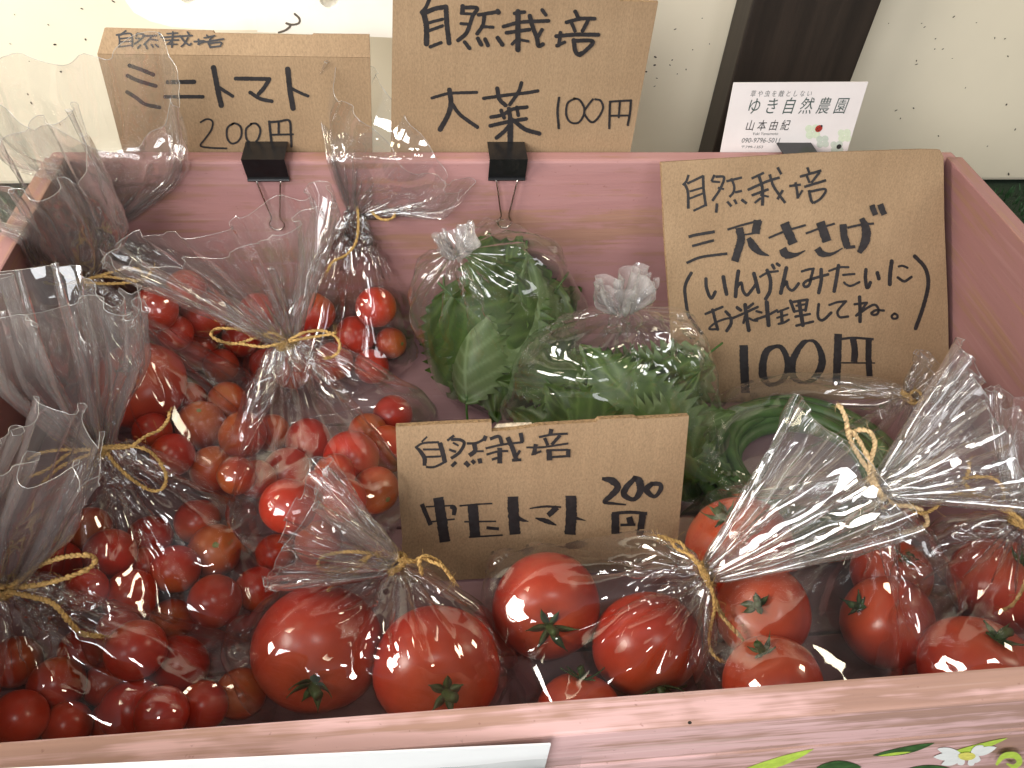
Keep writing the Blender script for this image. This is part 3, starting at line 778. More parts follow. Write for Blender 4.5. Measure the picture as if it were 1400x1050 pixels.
lettering("handwriting", S3B, (560, 640), 3.8889, pj3, n3, s3, M_INK, flat=True)
# figure 3 on the second plank
PJP = plane_proj((0, PY2, 0), n0)
lettering("handwriting", [(26, [(200, 165), (255, 220), (250, 275), (170, 295), (100, 277)]), (26, [(100, 277), (150, 305), (90, 360), (10, 388)])], (380, 0), 8.75, PJP, n0, pk2, plain("faded_ink", (0.10, 0.08, 0.06), 0.7))

# --- business card in the right clip
yC = TH + 0.0016
pjc = plane_proj((0, yC, 0), n0)
cardo = empty("business_card", tuple(pjc(1090, 203)), "white business card with clover and ladybird print, upright before the dark post", "card")
oc = [pjc(988, 204) - pz * .6, pjc(1163, 202) - pz * .6, pjc(1187, 112), pjc(1003, 113)]
extrude_poly(oc, [], 0.0005, "card_stock", [M_CARDW], cardo, n0)


def print_text(txt, a_px, b_px, height_px, mat, shear=0.0):
    """printed line: fits the string between two photograph points on the card's plane"""
    cu = bpy.data.curves.new("print", 'FONT')
    cu.body = txt; cu.size = 1.0; cu.resolution_u = 3
    o = bpy.data.objects.new("print", cu); COL.objects.link(o)
    bpy.context.view_layer.update()
    ev = o.evaluated_get(bpy.context.evaluated_depsgraph_get())
    me = ev.to_mesh()
    V = np.array([v.co[:] for v in me.vertices]); Fc = [list(p.vertices) for p in me.polygons]
    ev.to_mesh_clear()
    bpy.data.objects.remove(o); bpy.data.curves.remove(cu)
    if len(V) == 0: return
    lo, hi = V.min(0), V.max(0)
    A, B = pjc(*a_px), pjc(*b_px)
    ex = (B - A); ez = np.array([0, 0, 1.0]); hh = height_px * depth_of(A) / F
    _lay[0] += 1
    off = n0 * (0.00012 + 0.00001 * _lay[0])
    P = [A + ex * ((v[0] - lo[0]) / (hi[0] - lo[0])) + ez * ((v[1] - lo[1]) / (hi[1] - lo[1])) * hh + off for v in V]
    mesh_obj("printed_text", P, Fc, mat, cardo)


def cpx(x, y): return (985 + x / 6.6667, 105 + y / 6.6667)
M_PGREY = plain("grey_print", (0.13, 0.135, 0.13), 0.6)
M_PGREEN = plain("green_grey_print", (0.055, 0.085, 0.075), 0.6)
M_PBLACK = plain("black_print", (0.02, 0.02, 0.02), 0.6)
print_text("草 や 虫 を 敵 と し な い", cpx(268, 182), cpx(822, 180), 9.2, M_PGREY)
print_text("ゆ き 自 然 農 園", cpx(240, 340), cpx(1125, 335), 24, M_PGREEN)
print_text("山 本 由 紀", cpx(225, 490), cpx(615, 486), 15.5, M_PBLACK)
print_text("Yuki Yamamoto", cpx(287, 531), cpx(522, 529), 4.2, M_PGREY)
print_text("090-9796-5011", cpx(188, 600), cpx(532, 599), 7.2, M_PGREY)
print_text("〒799-1353", cpx(186, 650), cpx(382, 650), 4, M_PGREY)


def card_blob(cx, cy, r, mat, lay, n=14, ex=1.0, rot=0.0, name="printed_clover"):
    P = []
    for k in range(n):
        t = 6.2832 * k / n
        u, v = r * ex * math.cos(t), r * math.sin(t)
        P.append(pjc(*cpx(cx + u * math.cos(rot) - v * math.sin(rot), cy + u * math.sin(rot) + v * math.cos(rot))) + n0 * (0.00008 + 0.000006 * lay))
    return P
M_CLV = plain("pale_green_print", (0.60, 0.66, 0.50), 0.6, var=0.08, vscale=500)
M_CLV2 = plain("grey_green_print", (0.50, 0.55, 0.47), 0.6, var=0.08, vscale=500)
M_LADY = plain("ladybird_red_print", (0.36, 0.03, 0.02), 0.5)
lay = 0
for (cx_, cy_, rr, mm) in ((840, 500, 40, M_CLV), (1130, 535, 36, M_CLV), (930, 590, 34, M_CLV2), (1060, 640, 34, M_CLV2)):
    mb = MB()
    for a in range(4):
        lay += 1
        t = a * 1.5708 + 0.7
        P = card_blob(cx_ + rr * 1.05 * math.cos(t), cy_ + rr * 1.0 * math.sin(t), rr * 0.92, mm, lay)
        mb.add(P, [tuple(range(len(P)))])
    mb.build("printed_clover", mm, cardo)
mb = MB(); P = card_blob(895, 470, 28, M_LADY, 30, ex=1.35, rot=-0.7); mb.add(P, [tuple(range(len(P)))], 0)
for (qx, qy) in ((885, 470), (905, 462), (893, 487), (876, 484)):
    lay += 1
    P = card_blob(qx, qy, 5, M_PBLACK, 31 + lay, n=8); mb.add(P, [tuple(range(8))], 1)
P = card_blob(920, 446, 10, M_PBLACK, 55, n=8); mb.add(P, [tuple(range(8))], 1)
P = card_blob(1078, 634, 20, M_PBLACK, 56, n=10, ex=1.3, rot=-0.7); mb.add(P, [tuple(range(10))], 1)
mb.build("printed_ladybird", [M_LADY, M_PBLACK], cardo)

# --- binder clips straddling the back board
CLIP_LAB = {362: "black binder clip with wire handles, holding the mini tomato sign", 694: "black binder clip with wire handles, holding the green shiso sign", 1093: "black binder clip half hidden behind the largest sign, holding the white business card"}
def binder_clip(px, hw, front_y_px):
    xc = on_axis(px, 214, 1, 0.0)[0]
    root = empty("binder_clip", (xc, 0.004, H), CLIP_LAB[px], "clip", "binder clips on the back board")
    w = hw
    ya, yb = -0.0016, TH + 0.0072
    # folded spring-steel body: spine over the board top, two jaws pressing on its faces
    prof = [(ya - 0.0001, H - 0.0165), (ya - 0.0065, H + 0.0022), (yb + 0.005, H + 0.0022), (yb - 0.0005, H - 0.0165)]
    t = 0.0009
    inner = [(ya + t * .6, H - 0.0160), (ya - 0.0065 + t * 1.5, H + 0.0022 - t), (yb + 0.005 - t * 1.5, H + 0.0022 - t), (yb - t, H - 0.0160)]
    inner = [(max(y_, ya + 0.0009) if i < 1 else y_, z_) for i, (y_, z_) in enumerate(inner)]
    mb = MB()
    V = []
    for x in (xc - w, xc + w):
        V += [(x, y_, z_) for y_, z_ in prof] + [(x, y_, z_) for y_, z_ in inner]
    Fc = []
    for i in range(3):
        Fc += [(i, i + 1, 8 + i + 1, 8 + i), (4 + i, 12 + i, 12 + i + 1, 4 + i + 1)]
        for s_ in (0, 8): Fc.append((s_ + i, s_ + 4 + i, s_ + 5 + i, s_ + 1 + i))
    Fc += [(0, 8, 12, 4), (3, 7, 15, 11)]
    mb.add(V, Fc)
    for y_, z_ in (prof[0], prof[3]):       # rolled lips that carry the handles
        mb.tube([(xc - w, y_ - .0004 if y_ < 0 else y_, z_), (xc + w, y_ - .0004 if y_ < 0 else y_, z_)], 0.0012, 8)
    mb.build("clip_body", M_BLACKM, root)
    for yy in (ya - 0.0018, yb + 0.0012):
        z0 = H - 0.0165
        pts = [(xc - w * .62, yy + .0012, z0 + .0004), (xc - w * .52, yy, z0 - 0.004), (xc - w * .30, yy, z0 - 0.022), (xc - w * .22, yy, z0 - 0.029), (xc - w * .38, yy, z0 - 0.035), (xc - w * .20, yy, z0 - 0.0385), (xc, yy, z0 - 0.0392)]
        pts = pts + [(2 * xc - p[0], p[1], p[2]) for p in pts[::-1][1:]]
        mb = MB(); mb.tube(spline(pts, 0.0012), 0.00062, 6)
        mb.build("clip_handle", M_WIRE, root, smooth=True)
binder_clip(362, 0.0136, 0)
binder_clip(694, 0.0128, 0)
binder_clip(1093, 0.0128, 0)

# ------------------------------------------------------------------ tomatoes
# (photo x, photo y, photo radius, stem point or None, bag, label)
MED = [
    (435, 886, 87, (428, 945), 'H', "big orange-red tomato with a green calyx facing front, left one of the tied pair"),
    (597, 914, 86, (612, 953), 'H', "big red tomato touching the front board, right one of the tied pair"),
    (747, 828, 73, (752, 862), 'I', "orange-red tomato with spread green calyx under clear film, just below the middle sign"),
    (884, 880, 74, (905, 950), 'I', "deep red smooth tomato without visible calyx, right of the orange-red one in its bag"),
    (792, 975, 58, (797, 920), 'I', "red tomato mostly hidden behind the front board, only its top and stem showing"),
    (1010, 748, 72, (985, 700), 'J', "orange tomato half covered by a pale film ruffle, right of the middle sign"),
    (1042, 838, 64, (1033, 825), 'J', "dark red tomato behind the hanging twine loop"),
    (1056, 936, 68, (1040, 884), 'J', "red tomato with green calyx peeking over the front board below the twine loop"),
    (1212, 850, 62, (1168, 826), 'J', "glossy red tomato with a small dark spot on its skin"),
    (1218, 785, 52, (1240, 760), 'J', "pinkish red tomato veiled by film, just behind the spotted tomato"),
    (1338, 918, 76, (1370, 866), 'K', "large deep red tomato at the right end of the front board"),
    (1368, 800, 66, (1400, 760), 'K', "shaded dark red tomato under tied film at the right edge"),
    (192, 526, 60, (176, 497), 'B', "largest tomato on the left, orange-red with green calyx, above the cherry tomatoes"),
]
CH = {
    'A': [(279, 430, 31), (266, 477, 31), (302, 500, 24), (255, 395, 26), (213, 422, 30), (240, 455, 24), (330, 462, 26), (352, 425, 25)],
    'B': [(275, 582, 34), (310, 548, 26), (331, 594, 32), (258, 546, 24), (236, 622, 29), (291, 640, 31), (324, 650, 26), (208, 590, 26)],
    'C': [(270, 712, 31), (293, 753, 36), (294, 822, 36), (240, 779, 33), (178, 815, 36), (235, 848, 29), (150, 757, 34), (122, 722, 29), (118, 806, 29), (80, 770, 30), (352, 806, 30), (205, 735, 30), (200, 775, 28), (163, 862, 30)],
    'D': [(186, 889, 40), (243, 911, 41), (180, 970, 41), (221, 976, 36), (278, 965, 33), (329, 948, 34), (112, 890, 31), (78, 936, 37), (26, 982, 37), (92, 992, 32), (20, 905, 34), (145, 935, 30), (152, 985, 28)],
    'E': [(421, 603, 31), (393, 645, 33), (480, 626, 38), (458, 648, 28), (537, 567, 27), (530, 614, 33), (514, 670, 32), (471, 684, 30), (394, 692, 38), (376, 757, 27), (435, 742, 31), (372, 592, 26), (430, 690, 28), (503, 592, 27), (440, 668, 28), (352, 655, 26)],
    'F': [(534, 469, 22), (514, 420, 28), (485, 460, 28), (430, 427, 28), (508, 501, 24), (456, 494, 27), (405, 460, 27), (400, 505, 27), (365, 500, 24)],
}
BAGDESC = {'A': "the rear left bag under the folded sign", 'B': "the left bag beside the single large tomato", 'C': "the bag left of the big orange-red pair",
           'D': "the front left corner bag", 'E': "the bag touching the left edge of the middle sign", 'F': "the rear bag against the back board"}
T = []
for (px, py, r, st, bag, lab) in MED: T.append(dict(px=px, py=py, r=r, st=st, bag=bag, lab=lab, med=True))
for bag, L in CH.items():
    for (px, py, r) in L: T.append(dict(px=px, py=py, r=r, st=None, bag=bag, lab=None, med=False))
PIN_CH = {(293, 753): (313 - 18, 745), (240, 779): (231, 833), (275, 582): (272, 561), (534, 469): (550, 470), (514, 670): (531, 683), (235, 848): (226, 855), (310, 548): (309, 535)}
for t in T:                               # rest each fruit on the crate floor along its view ray
    d = ray(t['px'], t['py']); R_ = 0.02
    for _ in range(30):
        dep = (R_ * 0.95 + 0.0008 - CAM[2]) / d[2]; R_ = t['r'] * dep / F
    t['dep'] = dep
def keep_in(t):                           # fruit lying against the back board sits in front of it
    for _ in range(60):
        p, R_ = wpos(t)
        if p[1] + R_ <= -0.003: return
        t['dep'] -= 0.004
def wpos(t): return CAM + ray(t['px'], t['py']) * t['dep'], t['r'] * t['dep'] / F
for t in T: keep_in(t)
for it in range(400):
    P = [wpos(t) for t in T]; worst = 0
    for i in range(len(T)):
        for j in range(i):
            dd = np.linalg.norm(P[i][0] - P[j][0]); lim = 0.93 * (P[i][1] + P[j][1])
            if dd < lim:
                worst = max(worst, lim - dd)
                k = i if T[i]['dep'] < T[j]['dep'] else j
                T[k]['dep'] -= min(0.004, (lim - dd) * 0.5 + 0.0003)
    for t, (p, R_) in zip(T, P):           # keep clear of the boards and the standing sign
        if p[0] < R_ * .9 and False: pass
    if worst < 0.0004: break


def revolve(R_, squash, lobes, dimple, ns=40, nr=26, seed=0, elong=0.0):
    rs = np.random.default_rng(seed)
    ph = rs.uniform(0, 6.28, 3)
    V, S = [], []
    for i in range(nr + 1):
        a = math.pi * i / nr
        for k in range(ns):
            t = 6.2832 * k / ns
            sa = math.sin(a)
            lob = 1 + lobes * sa * (math.cos(5 * t + ph[0]) * 0.6 + math.cos(3 * t + ph[1]) * 0.5) * (0.5 + 0.5 * math.cos(a)) + 0.018 * sa * math.cos(2 * t + ph[2])
            r = R_ * (sa ** 0.94 if sa > 0 else 0) * lob
            z = R_ * squash * math.cos(a) * (1 + elong * math.cos(a))
            z -= R_ * dimple * math.exp(-(a / 0.34) ** 2) - R_ * 0.02 * math.exp(-((math.pi - a) / 0.2) ** 2)
            V.append((r * math.cos(t), r * math.sin(t), z)); S.append(max(0.0, math.cos(a) * 0.5 + 0.32) ** 2.0 if a < 2.0 else 0.0)
    Fc = []
    for i in range(nr):
        for k in range(ns):
            k2 = (k + 1) % ns
            Fc.append((i * ns + k, (i + 1) * ns + k, (i + 1) * ns + k2, i * ns + k2))
    return np.array(V), Fc, np.array(S)


def frame_from(z):
    z = unit(z); a = np.array([0, 0, 1.0]) if abs(z[2]) < 0.9 else np.array([1.0, 0, 0])
    x = unit(np.cross(a, z)); y = np.cross(z, x)
    return np.stack([x, y, z], 1)


def fruit_mesh(name, V, Fc, S, mat, parent, at):
    o = mesh_obj(name, V + at, Fc, mat, parent, True)
    a = o.data.attributes.new('stem_side', 'FLOAT', 'POINT')
    a.data.foreach_set('value', S.astype(np.float32))
    return o


def calyx(Mx, at, R_, parent, seed, full):
    rs = np.random.default_rng(seed)
    mb = MB()
    n = rs.integers(5, 7)
    z0 = R_ * 0.80
    for k in range(n):
        t = 6.2832 * k / n + rs.uniform(-.25, .25); ln = R_ * rs.uniform(0.50, 0.78) * full; w = R_ * rs.uniform(.06, .085)
        L, Rr = [], []
        curl = rs.uniform(.02, .30)
        for s in np.linspace(0, 1, 9):
            rr = R_ * 0.04 + ln * s
            # sepals follow the shoulder of the fruit, tips curling up
            z = R_ * (0.90 * math.sqrt(max(0.0, 1 - (min(rr / R_, .97)) ** 2)) - 0.15 * math.exp(-((rr / R_) / .34) ** 2) + 0.03) + R_ * curl * s ** 2.5
            ww = w * (math.sin(math.pi * min(1, s * .85 + .18)) ** .8) * (1 - s ** 4)
            tt = t + 0.25 * s * math.sin(seed + k)
            L.append((rr * math.cos(tt) - ww * math.sin(tt), rr * math.sin(tt) + ww * math.cos(tt), z + ww * .3)); Rr.append((rr * math.cos(tt) + ww * math.sin(tt), rr * math.sin(tt) - ww * math.cos(tt), z + ww * .3))
            L[-1] = L[-1]
        C_ = [((a[0] + b_[0]) / 2, (a[1] + b_[1]) / 2, a[2] + w * .35) for a, b_ in zip(L, Rr)]
        U_ = [((a[0] + b_[0]) / 2, (a[1] + b_[1]) / 2, a[2] - w * .25) for a, b_ in zip(L, Rr)]
        m_ = len(L)
        V = np.array(L + C_ + Rr + U_) @ Mx.T + at
        Fc = []
        for i in range(m_ - 1):
            for a_, b_ in ((0, 1), (1, 2), (2, 3), (3, 0)):
                Fc.append((a_ * m_ + i, a_ * m_ + i + 1, b_ * m_ + i + 1, b_ * m_ + i))
        mb.add(V, Fc)
    st = np.array([[0, 0, R_ * .70], [R_ * .01, 0, R_ * .86], [R_ * .05, R_ * .02, R_ * 1.0], [R_ * .10, R_ * .03, R_ * 1.07]]) @ Mx.T + at
    mb.tube(spline(st, R_ * .05), np.linspace(R_ * .085, R_ * .075, len(spline(st, R_ * .05))), 8)
    return mb.build("calyx", M_CALYX, parent, smooth=True)


SPH = {}
for idx, t in enumerate(T):
    p, R_ = wpos(t)
    t['p'], t['R'] = p, R_
    SPH.setdefault(t['bag'], []).append((p, R_))
    rs = np.random.default_rng(100 + idx)
    if t['med']:
        d = ray(*t['st']); d = d / np.linalg.norm(d); oc_ = CAM - p; b_ = np.dot(oc_, d); c_ = np.dot(oc_, oc_) - (R_ * .93) ** 2
        disc = b_ * b_ - c_
        hit = CAM + d * (-b_ - math.sqrt(disc)) if disc > 0 else CAM + d * (-b_)
        zdir = unit(hit - p)
        o = empty("medium_tomato", tuple(p), t['lab'], "tomato", "medium tomatoes in clear bags")
        Mx = frame_from(zdir)
        V, Fc, S = revolve(R_, 0.90, 0.03, 0.10, seed=idx)
        fruit_mesh("fruit", V @ Mx.T, Fc, S, M_TOM, o, p)
        calyx(Mx, p, R_, o, idx, {'H': .46, 'I': .66, 'J': .42, 'K': .45, 'B': .38}[t['bag']])
    else:
        stem = PIN_CH.get((t['px'], t['py']))
        if stem:
            d = ray(*stem); d = d / np.linalg.norm(d); oc_ = CAM - p; b_ = np.dot(oc_, d); c_ = np.dot(oc_, oc_) - (R_ * .97) ** 2
            disc = b_ * b_ - c_
            zdir = unit((CAM + d * (-b_ - math.sqrt(disc)) if disc > 0 else CAM + d * (-b_)) - p)
        else:
            zdir = unit(rs.normal(size=3) + np.array([0, .6, -.5]))
        Mx = frame_from(zdir)
        V, Fc, S = revolve(R_, 0.98, 0.008, 0.035, ns=32, nr=20, seed=idx, elong=rs.uniform(-.04, .05))
        o = empty("cherry_tomato", tuple(p), "small red cherry tomato in " + BAGDESC[t['bag']], "tomato", "cherry tomatoes in " + BAGDESC[t['bag']])
        fruit_mesh("fruit", V @ Mx.T, Fc, S, M_CHERRY, o, p)
        if stem:
            mb = MB()
            top = [(R_ * .12 * math.cos(a) * rs.uniform(.8, 1.2), R_ * .12 * math.sin(a) * rs.uniform(.8, 1.2), R_ * .955) for a in np.linspace(0, 6.2832, 11)[:-1]]
            mb.add(np.array([(0, 0, R_ * .975)] + top) @ Mx.T + p, [(0, 1 + k, 1 + (k + 1) % 10) for k in range(10)])
            mb.build("stem_scar", M_SCAR, o, smooth=True)

# ------------------------------------------------------------------ shiso leaves and long beans
def shiso_leaf(at, zdir, xdir, ln, wd, curl, cup, mat, seed):
    """serrated heart-shaped leaf with raised veins; local x = stem to tip"""
    rs = np.random.default_rng(seed)
    nu_, nv_ = 72, 14
    X = unit(xdir - np.dot(xdir, unit(zdir)) * unit(zdir)); Z = unit(zdir); Y = np.cross(Z, X)
    V, VN = [], []
    for i in range(nu_ + 1):
        s = i / nu_
        prof = (math.sin(math.pi * s ** 0.72)) ** 0.85 * (1 - 0.25 * s)
        tooth = (i % 4) / 3.0
        serr = 1 - 0.27 * tooth if 0.03 < s < 0.97 else 1.0
        for j in range(-nv_, nv_ + 1):
            q = j / nv_
            hw = wd / 2 * prof * (1 - (1 - serr) * abs(q) ** 3)
            x = ln * (s + 0.10 * abs(q) ** 1.5 * (1 - s) * -1 + 0.05 * abs(q) ** 2)
            y = hw * q
            vein = 1.0 if j == 0 else max(0.0, 1 - abs(((s - 0.30 * abs(q)) * 7) % 1 - 0.5) * 5) * .8
            z = -cup * (y ** 2) / (wd / 2) - curl * ln * (s - .4) ** 2 + 0.0014 * math.sin(s * 9 + q * 4 + seed) + 0.0020 * abs(q) ** 2 * math.sin(s * 14 + seed * 2)
            V.append(at + X * (x - ln * .45) + Y * y + Z * z); VN.append(vein)
    m_ = 2 * nv_ + 1
    Fc = [(i * m_ + j, (i + 1) * m_ + j, (i + 1) * m_ + j + 1, i * m_ + j + 1) for i in range(nu_) for j in range(m_ - 1)]
    return V, Fc, np.array(VN)


def make_leaf(at, zdir, xdir, ln, wd, curl, cup, seed, label, group):
    V, Fc, VN = shiso_leaf(np.asarray(at), np.asarray(zdir), np.asarray(xdir), ln, wd, curl, cup, M_SHISO, seed)
    root = empty("shiso_leaf", tuple(at), label, "leaf", group)
    o = mesh_obj("leaf_blade", V, Fc, M_SHISOB if seed % 5 == 3 else M_SHISO, root, True)
    a = o.data.attributes.new('vein', 'FLOAT', 'POINT'); a.data.foreach_set('value', VN.astype(np.float32))
    X = unit(np.asarray(xdir) - np.dot(xdir, unit(zdir)) * unit(zdir)); s0 = np.asarray(V[14])
    mb = MB(); mb.tube(spline([s0 + X * .002, s0 - X * .008 + unit(zdir) * -.001, s0 - X * .018 + unit(zdir) * -.004], .003), 0.0009, 6)
    mb.build("leaf_stalk", M_BEAN, root, smooth=True)


LC = np.array(on_axis(688, 462, 1, -0.045)); LM = np.array(on_axis(860, 578, 1, -0.125))
SPH['L'], SPH['M'] = [], []
vdirL = unit(CAM - LC); vdirM = unit(CAM - LM)
for k in range(15):                         # rear bunch: leaves standing on their stalks, tips up, fanned round a roll
    u = rng.uniform(-1, 1); v = rng.uniform(-1, 1); w = -0.020 + 0.042 * k / 14
    at = LC + RT * (u * 0.032) + UP * (v * 0.024 + 0.002) + vdirL * w * (1 - .6 * abs(u))
    zd = vdirL + RT * (u * .7 + rng.normal(0, .13)) + UP * (v * .3 + rng.normal(0, .12))
    xd = UP * rng.choice([-1, -1, 1]) + RT * rng.normal(0, .55)
    make_leaf(at, zd, xd, rng.uniform(.110, .130), rng.uniform(.088, .106), rng.uniform(.0, .4), rng.uniform(.05, .5), 40 + k,
              "dark green serrated shiso leaf in the rear knotted bag below the middle clip", "shiso leaves in the rear knotted bag")
make_leaf(LC + RT * -0.026 + vdirL * 0.027 - UP * .006, vdirL - RT * .55, UP * 1.0 + RT * .12, .086, .066, .2, 1.1, 43, "pale shiso leaf turned to show its grey-green underside in the rear bag", "shiso leaves in the rear knotted bag")
for k in range(22):
    u = rng.uniform(-1, 1); v = rng.uniform(-1, 1); w = -0.018 + 0.040 * k / 21
    at = LM + RT * (u * 0.034 - .006) + UP * (v * 0.024 + .004) + vdirM * w
    zd = vdirM + RT * rng.normal(0, .2) + UP * rng.normal(0, .22)
    xd = RT * rng.choice([1, 1, -1]) + UP * rng.normal(0, .7)
    make_leaf(at, zd, xd, rng.uniform(.082, .105), rng.uniform(.066, .082), rng.uniform(.0, .35), rng.uniform(.05, .4), 140 + k,
              "green serrated shiso leaf in the knotted bag behind the middle sign", "shiso leaves in the middle knotted bag")
for a_, b_ in ((0.5, 0.30), (-.2, .35), (1.0, .1)):
    at = LM + RT * (0.026 + .008 * a_) - UP * (0.034 + .010 * b_) + vdirM * (.010 * a_)
    make_leaf(at, vdirM + RT * .3 * a_, -UP + RT * .35 * a_, .085, .068, .3, .5, int(160 + 3 * a_ + 10 * b_), "green serrated shiso leaf in the knotted bag behind the middle sign", "shiso leaves in the middle knotted bag")
for cpos, dx, dz_, bag in ((LC, 0.045, 0.047, 'L'), (LM, 0.054, 0.036, 'M')):
    for k in range(60):
        q = rng.normal(size=3); q /= np.linalg.norm(q)
        SPH[bag].append((cpos + RT * q[0] * dx + UP * (q[1] * dz_ - (0.012 if bag == 'M' else 0)) + vd_ * q[2] * 0.016 if False else cpos + RT * q[0] * dx + UP * (q[1] * dz_ - (0.010 if bag == 'M' else 0)) + (vdirL if bag == 'L' else vdirM) * q[2] * 0.020, 0.011))

for bag, y_, pts in (('L', -0.050, ((588, 420), (592, 380), (780, 420), (745, 352), (690, 340), (640, 350), (650, 560), (720, 570))), ('M', -0.125, ((712, 560), (735, 500), (790, 455), (905, 450), (950, 520), (965, 600), (955, 660)))):
    for (qx, qy) in pts:
        SPH[bag].append((on_axis(qx, qy, 1, y_), 0.010))
AIR = {'I': ((690, 775, .04), (735, 762, .04), (830, 762, .04), (905, 765, .045), (945, 850, .045)), 'H': ((335, 868, .03), (345, 905, .02), (640, 845, .045), (686, 905, .03), (480, 800, .055)),
       'J': ((985, 690, .06), (1120, 800, .05), (1130, 870, .045), (1265, 780, .05), (1262, 880, .035)), 'K': ((1268, 770, .05), (1275, 850, .05), (1330, 735, .055)),
       'E': ((352, 640, .035), (352, 715, .03), (350, 765, .02), (545, 545, .03), (480, 715, .035)), 'C': ((88, 695, .045), (92, 770, .04), (330, 705, .03), (350, 765, .02)), 'D': ((60, 860, .05), (330, 900, .03), (365, 945, .02)),
       'F': ((540, 415, .045), (553, 480, .02)), 'B': ((345, 560, .03), (350, 620, .02), (230, 480, .06)), 'A': ((350, 440, .03), (190, 395, .05))}
for bag, L in AIR.items():                # pockets of trapped air that keep the film off the fruit
    for (qx, qy, qz) in L:
        SPH[bag].append((on_axis(qx, qy, 2, qz), 0.007))
BC = np.array([0.0, 0.0, 0.0]); BC = on_axis(1096, 640, 2, 0.014)
SPH['N'] = []
for k in range(9):
    mb = MB()
    r0 = 0.066 - 0.0062 * (k % 5) + rng.uniform(-.0015, .0015); z0 = 0.006 + 0.0060 * (k // 3) + rng.uniform(-.001, .002)
    ph = rng.uniform(0, 6.28); turns = rng.uniform(1.05, 1.5)
    pts = []
    for s in np.linspace(0, 1, 60):
        a = ph + 6.2832 * turns * s
        r = r0 + 0.0018 * math.sin(2 * a + k * .4) + 0.004 * (s - .5)
        z = z0 + 0.0025 * math.sin(a * 1.0 + k * .5) + 0.003 * s
        pts.append(BC * [1, 1, 0] + np.array([r * 1.06 * math.cos(a), r * 0.98 * math.sin(a), max(z, .0045)]))
    S_ = np.array(pts)
    rad = 0.0047 * (1 + 0.05 * np.sin(np.linspace(0, 150, len(S_)))) * np.clip(np.minimum(np.linspace(0, 12, len(S_)), np.linspace(12, 0, len(S_))) + .15, .15, 1)
    mb.tube(S_, rad, 10)
    o = mb.build("long_bean", M_BEAN, None, smooth=True)
    tag(o, "long thin green bean coiled into the ring below the largest sign", "bean", "long beans coiled in the clear bag")
for a in np.linspace(0, 6.2832, 28):
    for z in (.008, .026):
        SPH['N'].append((BC * [1, 1, 0] + np.array([.062 * 1.06 * math.cos(a), .062 * .98 * math.sin(a), z]), .009))


# ------------------------------------------------------------------ clear film bags: a small cloth solver on a closed sleeve of film
def rand_fold(n, k, rs):
    """periodic zig-zag of k folds with uneven spacing: sharp creases, values in -1..1"""
    x = np.sort(rs.uniform(0, 1, 2 * k))
    x = 0.35 * (np.arange(2 * k) + .5) / (2 * k) + 0.65 * x
    y = np.where(np.arange(2 * k) % 2 == 0, 1.0, -1.0) * rs.uniform(0.25, 1.0, 2 * k)
    xx = np.concatenate([[x[-1] - 1], x, [x[0] + 1]]); yy = np.concatenate([[y[-1]], y, [y[0]]])
    return np.interp(np.arange(n) / n, xx, yy)


def ring_len(Rw): return np.linalg.norm(Rw - np.roll(Rw, -1, 0), axis=1).sum()


def facets(U, V, lu, nuc, gv, seed, warp=0.35):
    """crumpled-foil heights (0..1): straight creases between flat triangles; periodic round the sleeve"""
    rs = np.random.default_rng(seed)
    nvc = int(V.max() / gv) + 3
    Hh = rs.uniform(0, 1, (nvc + 1, nuc)); 
    a = U / lu * nuc; b_ = V / gv
    w1, w2, w3 = rs.uniform(0, 6.28, 3)
    b2 = b_ + warp * np.sin(a * 2.1 * 2 * math.pi / nuc * 3 + w1) + warp * .6 * np.sin(a * 2 * math.pi / nuc * 7 + b_ * .9 + w2) + 1
    a2 = a + warp * np.sin(b_ * 1.7 + w3) + warp * .6 * np.sin(b_ * 3.1 + w1)
    i = np.clip(np.floor(b2).astype(int), 0, nvc - 1); j = np.floor(a2).astype(int)
    fb, fa = np.clip(b2 - i, 0, 1), a2 - j
    j0, j1 = j % nuc, (j + 1) % nuc
    h00, h01, h10, h11 = Hh[i, j0], Hh[i, j1], Hh[i + 1, j0], Hh[i + 1, j1]
    flip = ((i * 7 + j0 * 13) % 2 == 0)
    lo_ = np.where(fa + fb < 1, h00 + (h01 - h00) * fa + (h10 - h00) * fb, h11 + (h10 - h11) * (1 - fa) + (h01 - h11) * (1 - fb))
    up_ = np.where(fa > fb, h00 + (h01 - h00) * fa + (h11 - h01) * fb, h00 + (h10 - h00) * fb + (h11 - h10) * fa)
    return np.where(flip, lo_, up_)


